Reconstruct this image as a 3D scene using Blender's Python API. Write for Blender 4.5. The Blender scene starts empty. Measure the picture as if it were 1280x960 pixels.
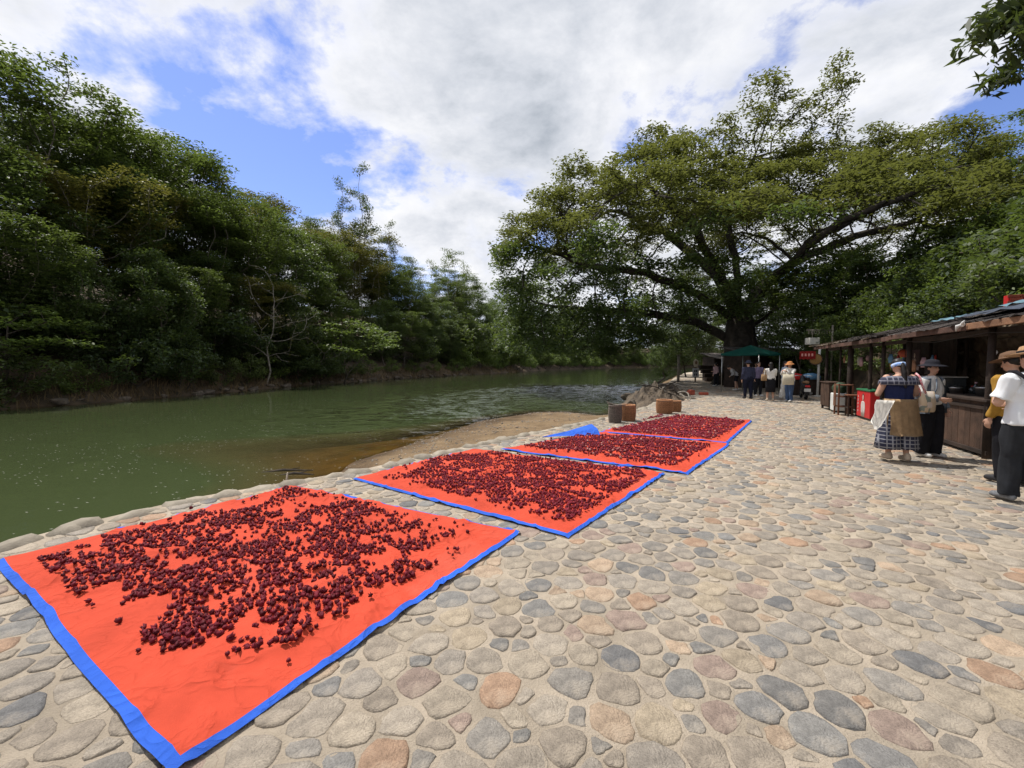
import bpy, bmesh, math, random
import numpy as np
from mathutils import Vector, Matrix, noise as mnoise

random.seed(7)
rng = np.random.default_rng(11)
S = bpy.context.scene
COL = S.collection
PI = math.pi

# ------------------------------------------------------------------ camera, sky, sun, exposure
CAM_H = 1.55
cam = bpy.data.cameras.new('camera'); cam_o = bpy.data.objects.new('camera', cam); COL.objects.link(cam_o)
cam.sensor_width = 36.0; cam.lens = 36.0 * 540 / 1280
cam_o.location = (0, 0, CAM_H); cam_o.rotation_euler = (PI / 2 - math.atan(25 / 540), 0, 0)
cam.clip_start = 0.05; cam.clip_end = 5000
S.camera = cam_o
SUN_DIR = Vector((-0.36, 0.28, 1.0)).normalized()      # towards the sun: high, ahead and to the left
sun = bpy.data.lights.new('sun', 'SUN'); sun_o = bpy.data.objects.new('sun', sun); COL.objects.link(sun_o)
sun.energy = 4.7; sun.angle = math.radians(0.6); sun.color = (1.0, 0.95, 0.89)
sun_o.rotation_euler = (-SUN_DIR).to_track_quat('-Z', 'Y').to_euler()
S.view_settings.view_transform = 'Standard'; S.view_settings.look = 'None'
S.view_settings.exposure = 0.14; S.view_settings.gamma = 1.0


def node(nt, t, **kw):
    n = nt.nodes.new(t)
    for k, v in kw.items():
        setattr(n, k, v)
    return n


def math_n(nt, op, a, b=None, clamp=False):
    n = node(nt, 'ShaderNodeMath', operation=op, use_clamp=clamp)
    for i, v in enumerate((a, b)):
        if v is None: continue
        if isinstance(v, (int, float)): n.inputs[i].default_value = v
        else: nt.links.new(v, n.inputs[i])
    return n.outputs[0]


def mixc(nt, fac, a, b, blend='MIX'):
    n = node(nt, 'ShaderNodeMix', data_type='RGBA', blend_type=blend)
    for k, v in ((0, fac), (6, a), (7, b)):
        if hasattr(v, 'links'): nt.links.new(v, n.inputs[k])
        elif k == 0: n.inputs[0].default_value = v
        else: n.inputs[k].default_value = (*v[:3], 1)
    return n.outputs[2]


def ramp(nt, fac, stops):
    r = node(nt, 'ShaderNodeValToRGB')
    e = r.color_ramp.elements
    while len(e) < len(stops): e.new(0.5)
    for x, (p, c) in zip(e, stops):
        x.position = p; x.color = (*c[:3], 1) if hasattr(c, '__len__') else (c, c, c, 1)
    nt.links.new(fac, r.inputs[0])
    return r.outputs[0]


def noise_n(nt, vec, scale, detail=4, rough=0.55, dist=0.0):
    n = node(nt, 'ShaderNodeTexNoise')
    n.inputs['Scale'].default_value = scale; n.inputs['Detail'].default_value = detail
    n.inputs['Roughness'].default_value = rough; n.inputs['Distortion'].default_value = dist
    if vec is not None: nt.links.new(vec, n.inputs['Vector'])
    return n.outputs['Fac']


W = bpy.data.worlds.new('World'); S.world = W; W.use_nodes = True
nt = W.node_tree; nt.nodes.clear()
sky = node(nt, 'ShaderNodeTexSky', sky_type='NISHITA', sun_disc=False)
sky.sun_elevation = math.asin(SUN_DIR.z); sky.sun_rotation = math.atan2(SUN_DIR.x, SUN_DIR.y)
sky.altitude = 200; sky.air_density = 1.0; sky.dust_density = 0.6; sky.ozone_density = 2.0
tc = node(nt, 'ShaderNodeTexCoord')
sep = node(nt, 'ShaderNodeSeparateXYZ'); nt.links.new(tc.outputs['Generated'], sep.inputs[0])
den = math_n(nt, 'ADD', math_n(nt, 'MAXIMUM', sep.outputs[2], 0.0), 0.12)
qx = math_n(nt, 'DIVIDE', sep.outputs[0], den); qy = math_n(nt, 'DIVIDE', sep.outputs[1], den)
q = node(nt, 'ShaderNodeCombineXYZ'); nt.links.new(qx, q.inputs[0]); nt.links.new(qy, q.inputs[1])


def bump_q(cx, cy, rx, ry):
    a = math_n(nt, 'DIVIDE', math_n(nt, 'SUBTRACT', qx, cx), rx); b = math_n(nt, 'DIVIDE', math_n(nt, 'SUBTRACT', qy, cy), ry)
    d = math_n(nt, 'ADD', math_n(nt, 'MULTIPLY', a, a), math_n(nt, 'MULTIPLY', b, b))
    return math_n(nt, 'EXPONENT', math_n(nt, 'MULTIPLY', d, -1.0))


den2 = math_n(nt, 'ADD', math_n(nt, 'MAXIMUM', sep.outputs[2], 0.0), 0.42)
qc = node(nt, 'ShaderNodeCombineXYZ'); nt.links.new(math_n(nt, 'DIVIDE', sep.outputs[0], den2), qc.inputs[0]); nt.links.new(math_n(nt, 'DIVIDE', sep.outputs[1], den2), qc.inputs[1]); nt.links.new(sep.outputs[2], qc.inputs[2])
n1 = noise_n(nt, qc.outputs[0], 2.9, 12, 0.60, 0.12)
cover = math_n(nt, 'ADD', math_n(nt, 'MULTIPLY', n1, 1.9), -0.32)
for cx, cy, rx, ry, w in ((-0.95, 1.62, 0.30, 0.62, -0.50), (1.55, 1.22, 0.36, 0.28, -0.52), (0.0, 1.95, 0.1, 0.12, -0.2), (0.2, 1.1, 0.75, 0.45, 0.14)):
    cover = math_n(nt, 'ADD', cover, math_n(nt, 'MULTIPLY', bump_q(cx, cy, rx, ry), w))
alpha = ramp(nt, cover, ((0.36, 0), (0.45, 0.32), (0.56, 0.9), (0.68, 1)))
n2 = noise_n(nt, qc.outputs[0], 3.4, 7, 0.6, 0.2)
shade = math_n(nt, 'ADD', math_n(nt, 'MULTIPLY', cover, 0.55), math_n(nt, 'ADD', math_n(nt, 'MULTIPLY', n2, 0.95), -0.16))
ccol = ramp(nt, shade, ((0.54, (9.3, 9.3, 9.4)), (0.68, (8.0, 8.15, 8.6)), (0.84, (6.2, 6.5, 7.1)), (1.0, (4.1, 4.5, 5.1))))
skyc = mixc(nt, 1.0, sky.outputs[0], (1.25, 1.27, 1.70), 'MULTIPLY')
bg = node(nt, 'ShaderNodeBackground'); bg.inputs['Strength'].default_value = 0.1
nt.links.new(mixc(nt, alpha, skyc, ccol), bg.inputs[0])
wo = node(nt, 'ShaderNodeOutputWorld'); nt.links.new(bg.outputs[0], wo.inputs[0])
W.cycles.sampling_method = 'MANUAL'; W.cycles.sample_map_resolution = 512

# ------------------------------------------------------------------ helpers
MATS = {}


def mat(name, color, rough=0.8, color2=None, scale=6.0, bump=0.0, bscale=40.0, metallic=0.0, coat=0.0, attr=None, coord='Object', vary=0.0, spec=0.3, detail=5):
    if name in MATS: return MATS[name]
    m = bpy.data.materials.new(name); m.use_nodes = True; nt = m.node_tree
    b = nt.nodes['Principled BSDF']
    b.inputs['Roughness'].default_value = rough; b.inputs['Metallic'].default_value = metallic
    b.inputs['Coat Weight'].default_value = coat; b.inputs['Specular IOR Level'].default_value = spec
    tc = node(nt, 'ShaderNodeTexCoord'); v = tc.outputs[coord]
    c = None
    if attr:
        a = node(nt, 'ShaderNodeAttribute'); a.attribute_name = attr; c = a.outputs['Color']
    f = noise_n(nt, v, scale, detail, 0.6)
    if c is not None:
        g = ramp(nt, f, ((0.3, 0.72), (0.7, 1.22)))
        c = mixc(nt, 1.0, c, g, 'MULTIPLY')
    else:
        c2 = color2 if color2 else tuple(x * 0.72 for x in color)
        c = ramp(nt, f, ((0.32, c2), (0.66, color)))
    if vary:
        oi = node(nt, 'ShaderNodeObjectInfo')
        r = ramp(nt, oi.outputs['Random'], ((0.0, 1 - vary), (1.0, 1 + vary)))
        c = mixc(nt, 1.0, c, r, 'MULTIPLY')
    nt.links.new(c, b.inputs['Base Color'])
    if bump:
        bn = node(nt, 'ShaderNodeBump'); bn.inputs['Strength'].default_value = bump; bn.inputs['Distance'].default_value = 0.02
        nt.links.new(noise_n(nt, v, bscale, 6, 0.65), bn.inputs['Height']); nt.links.new(bn.outputs[0], b.inputs['Normal'])
    MATS[name] = m
    return m


def leaf_mat(name, c1, c2, trans=(0.25, 0.35, 0.05), tf=0.3, vary=0.12, rough=0.5):
    m = bpy.data.materials.new(name); m.use_nodes = True; nt = m.node_tree; nt.nodes.clear()
    at = node(nt, 'ShaderNodeAttribute'); at.attribute_name = 'rnd'
    c = ramp(nt, at.outputs['Fac'], ((0.0, c1), (1.0, c2)))
    tcn = node(nt, 'ShaderNodeTexCoord')
    patch = ramp(nt, noise_n(nt, tcn.outputs['Object'], 0.35, 3), ((0.35, 0.7), (0.65, 1.25)))
    c = mixc(nt, 1.0, c, patch, 'MULTIPLY')
    oi = node(nt, 'ShaderNodeObjectInfo')
    c = mixc(nt, 1.0, c, ramp(nt, oi.outputs['Random'], ((0, (1 - vary, 1 - vary * .8, 1 - vary)), (1, (1 + vary, 1 + vary * .8, 1)))), 'MULTIPLY')
    b = node(nt, 'ShaderNodeBsdfPrincipled'); b.inputs['Roughness'].default_value = rough; b.inputs['Specular IOR Level'].default_value = 0.25
    nt.links.new(c, b.inputs['Base Color'])
    t = node(nt, 'ShaderNodeBsdfTranslucent')
    nt.links.new(mixc(nt, 0.6, c, trans), t.inputs[0])
    mx = node(nt, 'ShaderNodeMixShader'); mx.inputs[0].default_value = tf
    nt.links.new(b.outputs[0], mx.inputs[1]); nt.links.new(t.outputs[0], mx.inputs[2])
    o = node(nt, 'ShaderNodeOutputMaterial'); nt.links.new(mx.outputs[0], o.inputs[0])
    MATS[name] = m
    return m


def fast_mesh(name, verts, faces, smooth=False):
    verts = np.asarray(verts, dtype=np.float32).reshape(-1, 3); faces = np.asarray(faces, dtype=np.int32)
    k = faces.shape[1]; n = len(faces)
    me = bpy.data.meshes.new(name)
    me.vertices.add(len(verts)); me.vertices.foreach_set('co', verts.ravel())
    me.loops.add(n * k); me.loops.foreach_set('vertex_index', faces.ravel())
    me.polygons.add(n)
    me.polygons.foreach_set('loop_start', np.arange(0, n * k, k, dtype=np.int32))
    me.polygons.foreach_set('loop_total', np.full(n, k, dtype=np.int32))
    if smooth: me.polygons.foreach_set('use_smooth', np.ones(n, dtype=bool))
    me.update(calc_edges=True)
    return me


def face_attr(me, name, vals):
    a = me.attributes.new(name, 'FLOAT', 'FACE'); a.data.foreach_set('value', np.asarray(vals, dtype=np.float32))


def vert_attr(me, name, vals):
    a = me.attributes.new(name, 'FLOAT', 'POINT'); a.data.foreach_set('value', np.asarray(vals, dtype=np.float32))


def vert_color(me, name, cols):
    a = me.attributes.new(name, 'FLOAT_COLOR', 'POINT')
    c = np.ones((len(cols), 4), dtype=np.float32); c[:, :3] = cols
    a.data.foreach_set('color', c.ravel())


def obj(name, me, m=None, parent=None, loc=None, rot=None):
    if isinstance(me, bmesh.types.BMesh):
        bm = me; me = bpy.data.meshes.new(name); bm.to_mesh(me); bm.free()
    o = bpy.data.objects.new(name, me); COL.objects.link(o)
    if m is not None and me is not None and not me.materials: me.materials.append(m)
    if parent is not None: o.parent = parent
    if loc is not None: o.location = loc
    if rot is not None: o.rotation_euler = rot
    return o


def tag(o, label, cat, group=None):
    o['label'] = label; o['category'] = cat
    if group: o['group'] = group
    return o


def thing(name, label, cat, loc=(0, 0, 0), rz=0.0, group=None):
    o = bpy.data.objects.new(name, None); COL.objects.link(o)
    o.location = loc; o.rotation_euler = (0, 0, rz); o.empty_display_size = 0.2
    return tag(o, label, cat, group)


def struct(o):
    o['kind'] = 'structure'; return o


def stuff(o):
    o['kind'] = 'stuff'; return o


def copy_tree(o, parent=None):
    c = o.copy(); COL.objects.link(c)
    if parent is not None: c.parent = parent
    for ch in list(o.children): copy_tree(ch, c)
    return c


def bx(bm, x0, x1, y0, y1, z0, z1, M=None, bevel=0.0):
    vs = [bm.verts.new((x, y, z)) for z in (z0, z1) for y in (y0, y1) for x in (x0, x1)]
    for f in ((0, 2, 3, 1), (4, 5, 7, 6), (0, 1, 5, 4), (2, 6, 7, 3), (0, 4, 6, 2), (1, 3, 7, 5)):
        bm.faces.new([vs[i] for i in f])
    if M is not None: bmesh.ops.transform(bm, matrix=M, verts=vs)
    return vs


def box(x0, x1, y0, y1, z0, z1, bevel=0.0, M=None):
    bm = bmesh.new(); bx(bm, x0, x1, y0, y1, z0, z1, M)
    if bevel: bmesh.ops.bevel(bm, geom=list(bm.edges), offset=bevel, segments=1, affect='EDGES')
    return bm


def tube(bm, pts, rads, seg=8, cap=True):
    pts = [Vector(p) for p in pts]
    if isinstance(rads, (int, float)): rads = [rads] * len(pts)
    rings = []; u = None
    for i, p in enumerate(pts):
        t = (pts[min(i + 1, len(pts) - 1)] - pts[max(i - 1, 0)])
        if t.length < 1e-9: t = Vector((0, 0, 1))
        t.normalize()
        if u is None: u = t.orthogonal().normalized()
        else:
            u = u - t * u.dot(t)
            u = u.normalized() if u.length > 1e-6 else t.orthogonal().normalized()
        w = t.cross(u)
        rings.append([bm.verts.new(p + (u * math.cos(2 * PI * k / seg) + w * math.sin(2 * PI * k / seg)) * rads[i]) for k in range(seg)])
    for a, b in zip(rings, rings[1:]):
        for k in range(seg):
            f = bm.faces.new((a[k], a[(k + 1) % seg], b[(k + 1) % seg], b[k])); f.smooth = True
    if cap:
        bm.faces.new(rings[0][::-1]); bm.faces.new(rings[-1])
    return rings


def capsule(bm, p0, p1, r0, r1, seg=10):
    p0, p1 = Vector(p0), Vector(p1); d = (p1 - p0)
    d = d.normalized() if d.length > 1e-6 else Vector((0, 0, 1))
    c = (0.25, 0.7, 0.95)
    s = [-math.sqrt(1 - x * x) for x in c]
    pts = [p0 + d * r0 * a for a in (-0.97, -0.71, -0.31)] + [p0, p1] + [p1 + d * r1 * a for a in (0.31, 0.71, 0.97)]
    tube(bm, pts, [r0 * 0.25, r0 * 0.7, r0 * 0.95, r0, r1, r1 * 0.95, r1 * 0.7, r1 * 0.25], seg)


def loft(bm, rings, seg=20, fold=None, cap=True):
    """rings: (cx, cy, cz, rx, ry); fold(theta, i) multiplies the radius"""
    out = []
    for i, (cx, cy, cz, rx, ry) in enumerate(rings):
        r = []
        for k in range(seg):
            t = 2 * PI * k / seg; f = fold(t, i) if fold else 1.0
            r.append(bm.verts.new((cx + rx * f * math.cos(t), cy + ry * f * math.sin(t), cz)))
        out.append(r)
    for a, b in zip(out, out[1:]):
        up = a[0].co.z <= b[0].co.z
        for k in range(seg):
            q4 = (a[k], a[(k + 1) % seg], b[(k + 1) % seg], b[k])
            f = bm.faces.new(q4 if up else q4[::-1]); f.smooth = True
    if cap:
        up = out[0][0].co.z <= out[-1][0].co.z
        bm.faces.new(out[0][::-1] if up else out[0]); bm.faces.new(out[-1] if up else out[-1][::-1])
    return out


def ellipsoid(bm, c, r, M=None, sub=2):
    g = bmesh.ops.create_icosphere(bm, subdivisions=sub, radius=1.0)
    for v in g['verts']: v.co = Vector((v.co.x * r[0], v.co.y * r[1], v.co.z * r[2]))
    if M is not None: bmesh.ops.transform(bm, matrix=M, verts=g['verts'])
    bmesh.ops.translate(bm, vec=Vector(c), verts=g['verts'])
    for v in g['verts']:
        for f in v.link_faces: f.smooth = True
    return g['verts']


RS = bpy.data.scenes.new('remesh_work')


RO = bpy.data.objects.new('remesh_work', bpy.data.meshes.new('remesh_work')); RS.collection.objects.link(RO)
_md = RO.modifiers.new('r', 'REMESH'); _md.mode = 'VOXEL'; _md.use_smooth_shade = True
_ms = RO.modifiers.new('s', 'SMOOTH'); _ms.factor = 0.5


def remesh(bm, voxel, smooth=3, amp=0.0, freq=9.0):
    bm.to_mesh(RO.data); bm.free(); RO.data.update()
    _md.voxel_size = voxel; _ms.iterations = smooth
    with bpy.context.temp_override(scene=RS, view_layer=RS.view_layers[0]):
        dg = bpy.context.evaluated_depsgraph_get()
        out = bpy.data.meshes.new_from_object(RO.evaluated_get(dg))
    out.materials.clear()
    if amp:
        nv = len(out.vertices); co = np.empty(nv * 3, dtype=np.float32); no = np.empty(nv * 3, dtype=np.float32)
        out.vertices.foreach_get('co', co); out.vertex_normals.foreach_get('vector', no)
        k = np.array([mnoise.noise((x * freq, y * freq, z * freq * 0.45)) for x, y, z in co.reshape(-1, 3).tolist()], dtype=np.float32)
        co = co.reshape(-1, 3) + no.reshape(-1, 3) * (k * amp)[:, None]
        out.vertices.foreach_set('co', co.ravel()); out.update()
    return out


# 2D value-noise in numpy
_P = rng.random((256, 256)).astype(np.float32)


def vnoise(x, y):
    x = np.asarray(x, dtype=np.float64); y = np.asarray(y, dtype=np.float64)
    xi = np.floor(x).astype(int); yi = np.floor(y).astype(int); fx = x - xi; fy = y - yi
    fx = fx * fx * (3 - 2 * fx); fy = fy * fy * (3 - 2 * fy)
    g = lambda a, b: _P[a & 255, b & 255]
    return (g(xi, yi) * (1 - fx) + g(xi + 1, yi) * fx) * (1 - fy) + (g(xi, yi + 1) * (1 - fx) + g(xi + 1, yi + 1) * fx) * fy


def fbm(x, y, o=4):
    s = 0; a = 0.5; t = 0
    for k in range(o):
        s = s + a * vnoise(np.asarray(x) * 2 ** k + 17.3 * k, np.asarray(y) * 2 ** k + 9.1 * k); t += a; a *= 0.5
    return s / t


def pdist(px, py, poly):
    best = np.full(np.shape(px), 1e9)
    for (ax, ay), (bx_, by) in zip(poly, poly[1:]):
        dx, dy = bx_ - ax, by - ay; L = dx * dx + dy * dy
        t = np.clip(((px - ax) * dx + (py - ay) * dy) / L, 0, 1)
        best = np.minimum(best, np.hypot(px - ax - t * dx, py - ay - t * dy))
    return best


def inside(px, py, poly):
    c = np.zeros(np.shape(px), dtype=bool); n = len(poly)
    for i in range(n):
        ax, ay = poly[i]; bx_, by = poly[(i + 1) % n]
        if ay == by: continue
        cond = ((ay > py) != (by > py)) & (px < (bx_ - ax) * (py - ay) / (by - ay) + ax)
        c ^= cond
    return c


def sstep(a, b, x):
    t = np.clip((x - a) / (b - a), 0, 1); return t * t * (3 - 2 * t)


# ------------------------------------------------------------------ terrain lines (metres; camera at the origin looking along +y)
WATER = -0.45
EDGE = [(-9, -8), (-5.3, 1.8), (-4.5, 3.3), (-4.22, 4.1), (-3.7, 4.95), (-2.8, 5.75), (-2.2, 6.3), (-0.5, 8.6), (1.5, 11.0), (3.4, 13.4), (5.2, 16.2), (7.7, 22), (11, 31), (18, 48), (30, 75), (60, 130), (120, 215), (700, 300)]
SHORE = [(-9.4, -8), (-5.6, 1.8), (-4.75, 3.4), (-4.45, 4.2), (-3.95, 5.1), (-3.35, 5.9), (-3.1, 7.2), (-3.25, 8.7), (-2.4, 11), (-1.1, 15.2), (1.0, 17.9), (2.4, 17.9), (3.5, 16.6), (4.4, 17.4), (6.4, 22), (9.8, 31), (17, 48.5), (29, 76), (59, 131), (119, 217), (700, 302)]
FAR = [(-60, -60), (-27, 5), (-23.6, 15), (-22.4, 19), (-21.0, 23), (-20.4, 27), (-20, 32), (-19.0, 43), (-15.6, 60), (-6.2, 84), (10, 135), (48, 216), (130, 262), (700, 330)]
HILL = [(5.6, -8), (10.4, 5.4), (14.6, 16), (16.6, 21), (18.6, 26), (22.0, 33), (27, 41), (40, 62), (85, 120), (700, 280)]
LAND_POLY = EDGE + [(700, -200), (-9, -200)]
BEACH_POLY = SHORE + [(700, -200), (-9.4, -200)]
FAR_POLY = FAR + [(700, 900), (-900, 900), (-900, -60)]
HILL_POLY = HILL + [(700, -200), (5.6, -200)]


def height(x, y):
    x = np.asarray(x, dtype=float); y = np.asarray(y, dtype=float)
    dE = pdist(x, y, EDGE); dS = pdist(x, y, SHORE); dF = pdist(x, y, FAR)
    land = inside(x, y, LAND_POLY); beach = inside(x, y, BEACH_POLY) & ~land; far = inside(x, y, FAR_POLY)
    nz = fbm(x * 0.7, y * 0.7) - 0.5; n2 = fbm(x * 2.3 + 40, y * 2.3) - 0.5
    t = dE / (dE + dS + 1e-6)
    zb = -0.06 + (WATER + 0.06) * (t ** 0.8) + 0.13 * n2 * np.minimum(1, dS) * np.minimum(1, dE)
    shal = np.exp(-((y - 10.5) / 5.0) ** 2) * (x > -9) * (y > 5.2)
    slope = 0.55 * (1 - shal) + 0.075 * shal
    zw = np.maximum(WATER - np.minimum(dS * slope, 1.7) - 0.02 * n2, WATER - np.minimum(dF * 0.5, 1.7))
    zf = WATER + 0.75 * sstep(0, 2.0, dF + 1.4 * nz) + 0.50 * np.clip(dF - 1.6, 0, 22) + 0.5 * nz * np.minimum(1, dF)
    hd = np.where(inside(x, y, HILL_POLY), pdist(x, y, HILL), 0)
    zl = -0.05 + 2.3 * sstep(0.0, 0.9, hd) + np.clip(hd - 0.5, 0, 25) * 0.36 + 0.4 * nz * np.minimum(1, hd)
    return np.where(land, zl, np.where(beach, zb, np.where(far, zf, zw))), land, beach, far


def gridline(spec):
    out = [spec[0][0]]
    for a, b, st in spec:
        n = max(1, int(round((b - a) / st))); out += list(np.linspace(a, b, n + 1)[1:])
    return np.array(out)


gx = gridline([(-900, -300, 150), (-300, -80, 20), (-80, -32, 3), (-32, -12, 0.5), (-12, 16, 0.25), (16, 40, 0.8), (40, 120, 5), (120, 700, 60)])
gy = gridline([(-60, -8, 6), (-8, 2, 0.6), (2, 24, 0.25), (24, 50, 0.6), (50, 140, 2.5), (140, 300, 8), (300, 900, 60)])
GX, GY = np.meshgrid(gx, gy, indexing='ij')
GZ, LAND, BEACH, FARL = height(GX, GY)
nx, ny = GX.shape
V = np.stack([GX, GY, GZ], -1).reshape(-1, 3)
idx = np.arange(nx * ny).reshape(nx, ny)
F4 = np.stack([idx[:-1, :-1], idx[1:, :-1], idx[1:, 1:], idx[:-1, 1:]], -1).reshape(-1, 4)
fb = (BEACH.reshape(-1)[F4]).sum(1) >= 2
fw = (~(LAND | BEACH | FARL)).reshape(-1)[F4].sum(1) >= 3
fb &= ~fw


def sub_mesh(name, sel):
    f = F4[sel]; u, inv = np.unique(f, return_inverse=True)
    return fast_mesh(name, V[u], inv.reshape(-1, 4), True), u


m_earth = mat('earth_litter', (0.11, 0.075, 0.045), 0.95, (0.035, 0.03, 0.018), 1.2, 0.6, 14, coord='Object')
m_sand = mat('sand', (0.225, 0.16, 0.092), 0.95, (0.12, 0.08, 0.042), 1.6, 1.0, 45, detail=8)
nt = m_sand.node_tree; bs = nt.nodes['Principled BSDF']; lk = bs.inputs['Base Color'].links[0].from_socket
geo = node(nt, 'ShaderNodeNewGeometry'); sz_ = node(nt, 'ShaderNodeSeparateXYZ'); nt.links.new(geo.outputs['Position'], sz_.inputs[0])
wz_ = math_n(nt, 'ADD', sz_.outputs[2], math_n(nt, 'MULTIPLY', noise_n(nt, geo.outputs['Position'], 3.0, 5), 0.10))
wet = ramp(nt, math_n(nt, 'ADD', wz_, 1.0), ((0.60, (0.42, 0.38, 0.32)), (0.70, (1, 1, 1))))
grit = ramp(nt, noise_n(nt, geo.outputs['Position'], 28.0, 5, .75), ((.35, (.62, .6, .56)), (.65, (1.25, 1.22, 1.15))))
nt.links.new(mixc(nt, 1.0, mixc(nt, 1.0, lk, wet, 'MULTIPLY'), grit, 'MULTIPLY'), bs.inputs['Base Color'])
m_bed = mat('river_bed', (0.17, 0.12, 0.062), 0.9, (0.045, 0.034, 0.018), 0.9, 0.3, 12, detail=7)
struct(obj('ground', sub_mesh('ground', ~(fb | fw))[0], m_earth))
struct(obj('sandbank', sub_mesh('sandbank', fb)[0], m_sand))
struct(obj('river_bed', sub_mesh('river_bed', fw)[0], m_bed))

# water surface
wsel = (V[:, 2].reshape(-1)[F4] < WATER + 0.15).any(1) & (GY.reshape(-1)[F4] > -60).all(1) & ~(LAND.reshape(-1)[F4].all(1))
wf = F4[wsel]; wu, winv = np.unique(wf, return_inverse=True)
wv = V[wu].copy(); depth = np.clip(WATER - wv[:, 2], 0, 2); wv[:, 2] = WATER
wme = fast_mesh('water', wv, winv.reshape(-1, 4), True); vert_attr(wme, 'depth', depth)
mw = bpy.data.materials.new('river_water'); mw.use_nodes = True; nt = mw.node_tree; nt.nodes.clear()
at = node(nt, 'ShaderNodeAttribute'); at.attribute_name = 'depth'
tcw = node(nt, 'ShaderNodeTexCoord')
dn = math_n(nt, 'ADD', at.outputs['Fac'], math_n(nt, 'MULTIPLY', math_n(nt, 'SUBTRACT', noise_n(nt, tcw.outputs['Object'], 0.8, 4), 0.5), 0.10))
turb = ramp(nt, dn, ((0.0, 0.0), (0.06, 0.12), (0.30, 0.75), (0.55, 0.97)))
dcol = ramp(nt, dn, ((0.0, (0.15, 0.105, 0.05)), (0.2, (0.09, 0.08, 0.034)), (0.5, (0.047, 0.062, 0.025))))
dif = node(nt, 'ShaderNodeBsdfDiffuse'); nt.links.new(dcol, dif.inputs[0])
tr = node(nt, 'ShaderNodeBsdfTransparent'); tr.inputs[0].default_value = (0.80, 0.68, 0.42, 1)
m1 = node(nt, 'ShaderNodeMixShader'); nt.links.new(turb, m1.inputs[0]); nt.links.new(tr.outputs[0], m1.inputs[1]); nt.links.new(dif.outputs[0], m1.inputs[2])
gl = node(nt, 'ShaderNodeBsdfGlossy'); gl.inputs['Roughness'].default_value = 0.05
mp = node(nt, 'ShaderNodeMapping'); mp.inputs['Rotation'].default_value = (0, 0, 0.3); mp.inputs['Scale'].default_value = (1.0, 1.8, 1.0)
nt.links.new(tcw.outputs['Object'], mp.inputs[0])
sxw = node(nt, 'ShaderNodeSeparateXYZ'); nt.links.new(tcw.outputs['Object'], sxw.inputs[0])
ga = math_n(nt, 'DIVIDE', math_n(nt, 'SUBTRACT', sxw.outputs[0], math_n(nt, 'MULTIPLY', sxw.outputs[1], 0.08)), 10.0); gb = math_n(nt, 'DIVIDE', math_n(nt, 'SUBTRACT', sxw.outputs[1], 26.0), 15.0)
gg = math_n(nt, 'EXPONENT', math_n(nt, 'MULTIPLY', math_n(nt, 'ADD', math_n(nt, 'MULTIPLY', ga, ga), math_n(nt, 'MULTIPLY', gb, gb)), -1.0))
gust = ramp(nt, math_n(nt, 'ADD', gg, math_n(nt, 'MULTIPLY', math_n(nt, 'SUBTRACT', noise_n(nt, tcw.outputs['Object'], 0.22, 4, .6), .5), .9)), ((.15, .05), (.42, .36), (.72, .95)))
def wavec(sc, det):
    n = node(nt, 'ShaderNodeTexNoise'); n.inputs['Scale'].default_value = sc; n.inputs['Detail'].default_value = det; n.inputs['Roughness'].default_value = .6
    nt.links.new(mp.outputs[0], n.inputs['Vector']); v = node(nt, 'ShaderNodeVectorMath', operation='SUBTRACT'); nt.links.new(n.outputs['Color'], v.inputs[0]); v.inputs[1].default_value = (.5, .5, .5); return v.outputs[0]


wsum = node(nt, 'ShaderNodeVectorMath', operation='ADD'); nt.links.new(wavec(1.6, 2), wsum.inputs[0]); nt.links.new(wavec(7.0, 3), wsum.inputs[1])
wsc = node(nt, 'ShaderNodeVectorMath', operation='SCALE'); nt.links.new(wsum.outputs[0], wsc.inputs[0]); nt.links.new(gust, wsc.inputs['Scale'])
wfl = node(nt, 'ShaderNodeVectorMath', operation='MULTIPLY'); nt.links.new(wsc.outputs[0], wfl.inputs[0]); wfl.inputs[1].default_value = (1, 1, 0)
wad = node(nt, 'ShaderNodeVectorMath', operation='ADD'); nt.links.new(wfl.outputs[0], wad.inputs[0]); wad.inputs[1].default_value = (0, 0, 1)
wno = node(nt, 'ShaderNodeVectorMath', operation='NORMALIZE'); nt.links.new(wad.outputs[0], wno.inputs[0])
nt.links.new(wno.outputs[0], gl.inputs['Normal'])
fr = node(nt, 'ShaderNodeFresnel'); fr.inputs[0].default_value = 1.33; nt.links.new(wno.outputs[0], fr.inputs['Normal'])
m2 = node(nt, 'ShaderNodeMixShader'); nt.links.new(fr.outputs[0], m2.inputs[0]); nt.links.new(m1.outputs[0], m2.inputs[1]); nt.links.new(gl.outputs[0], m2.inputs[2])
ow = node(nt, 'ShaderNodeOutputMaterial'); nt.links.new(m2.outputs[0], ow.inputs[0])
struct(obj('river_water', wme, mw))

# ------------------------------------------------------------------ tarps: outlines first, the paving avoids them
TARPS = [
    [(-4.02, 3.30), (-2.72, 5.36), (0.08, 3.88), (-1.28, 1.53)],
    [(-2.13, 5.71), (-0.73, 7.69), (2.17, 6.01), (0.50, 3.76)],
    [(-0.22, 7.69), (1.88, 9.62), (4.14, 8.15), (2.46, 5.96)],
    [(1.98, 9.72), (4.82, 12.64), (6.47, 11.58), (4.20, 8.32)],
]

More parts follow.
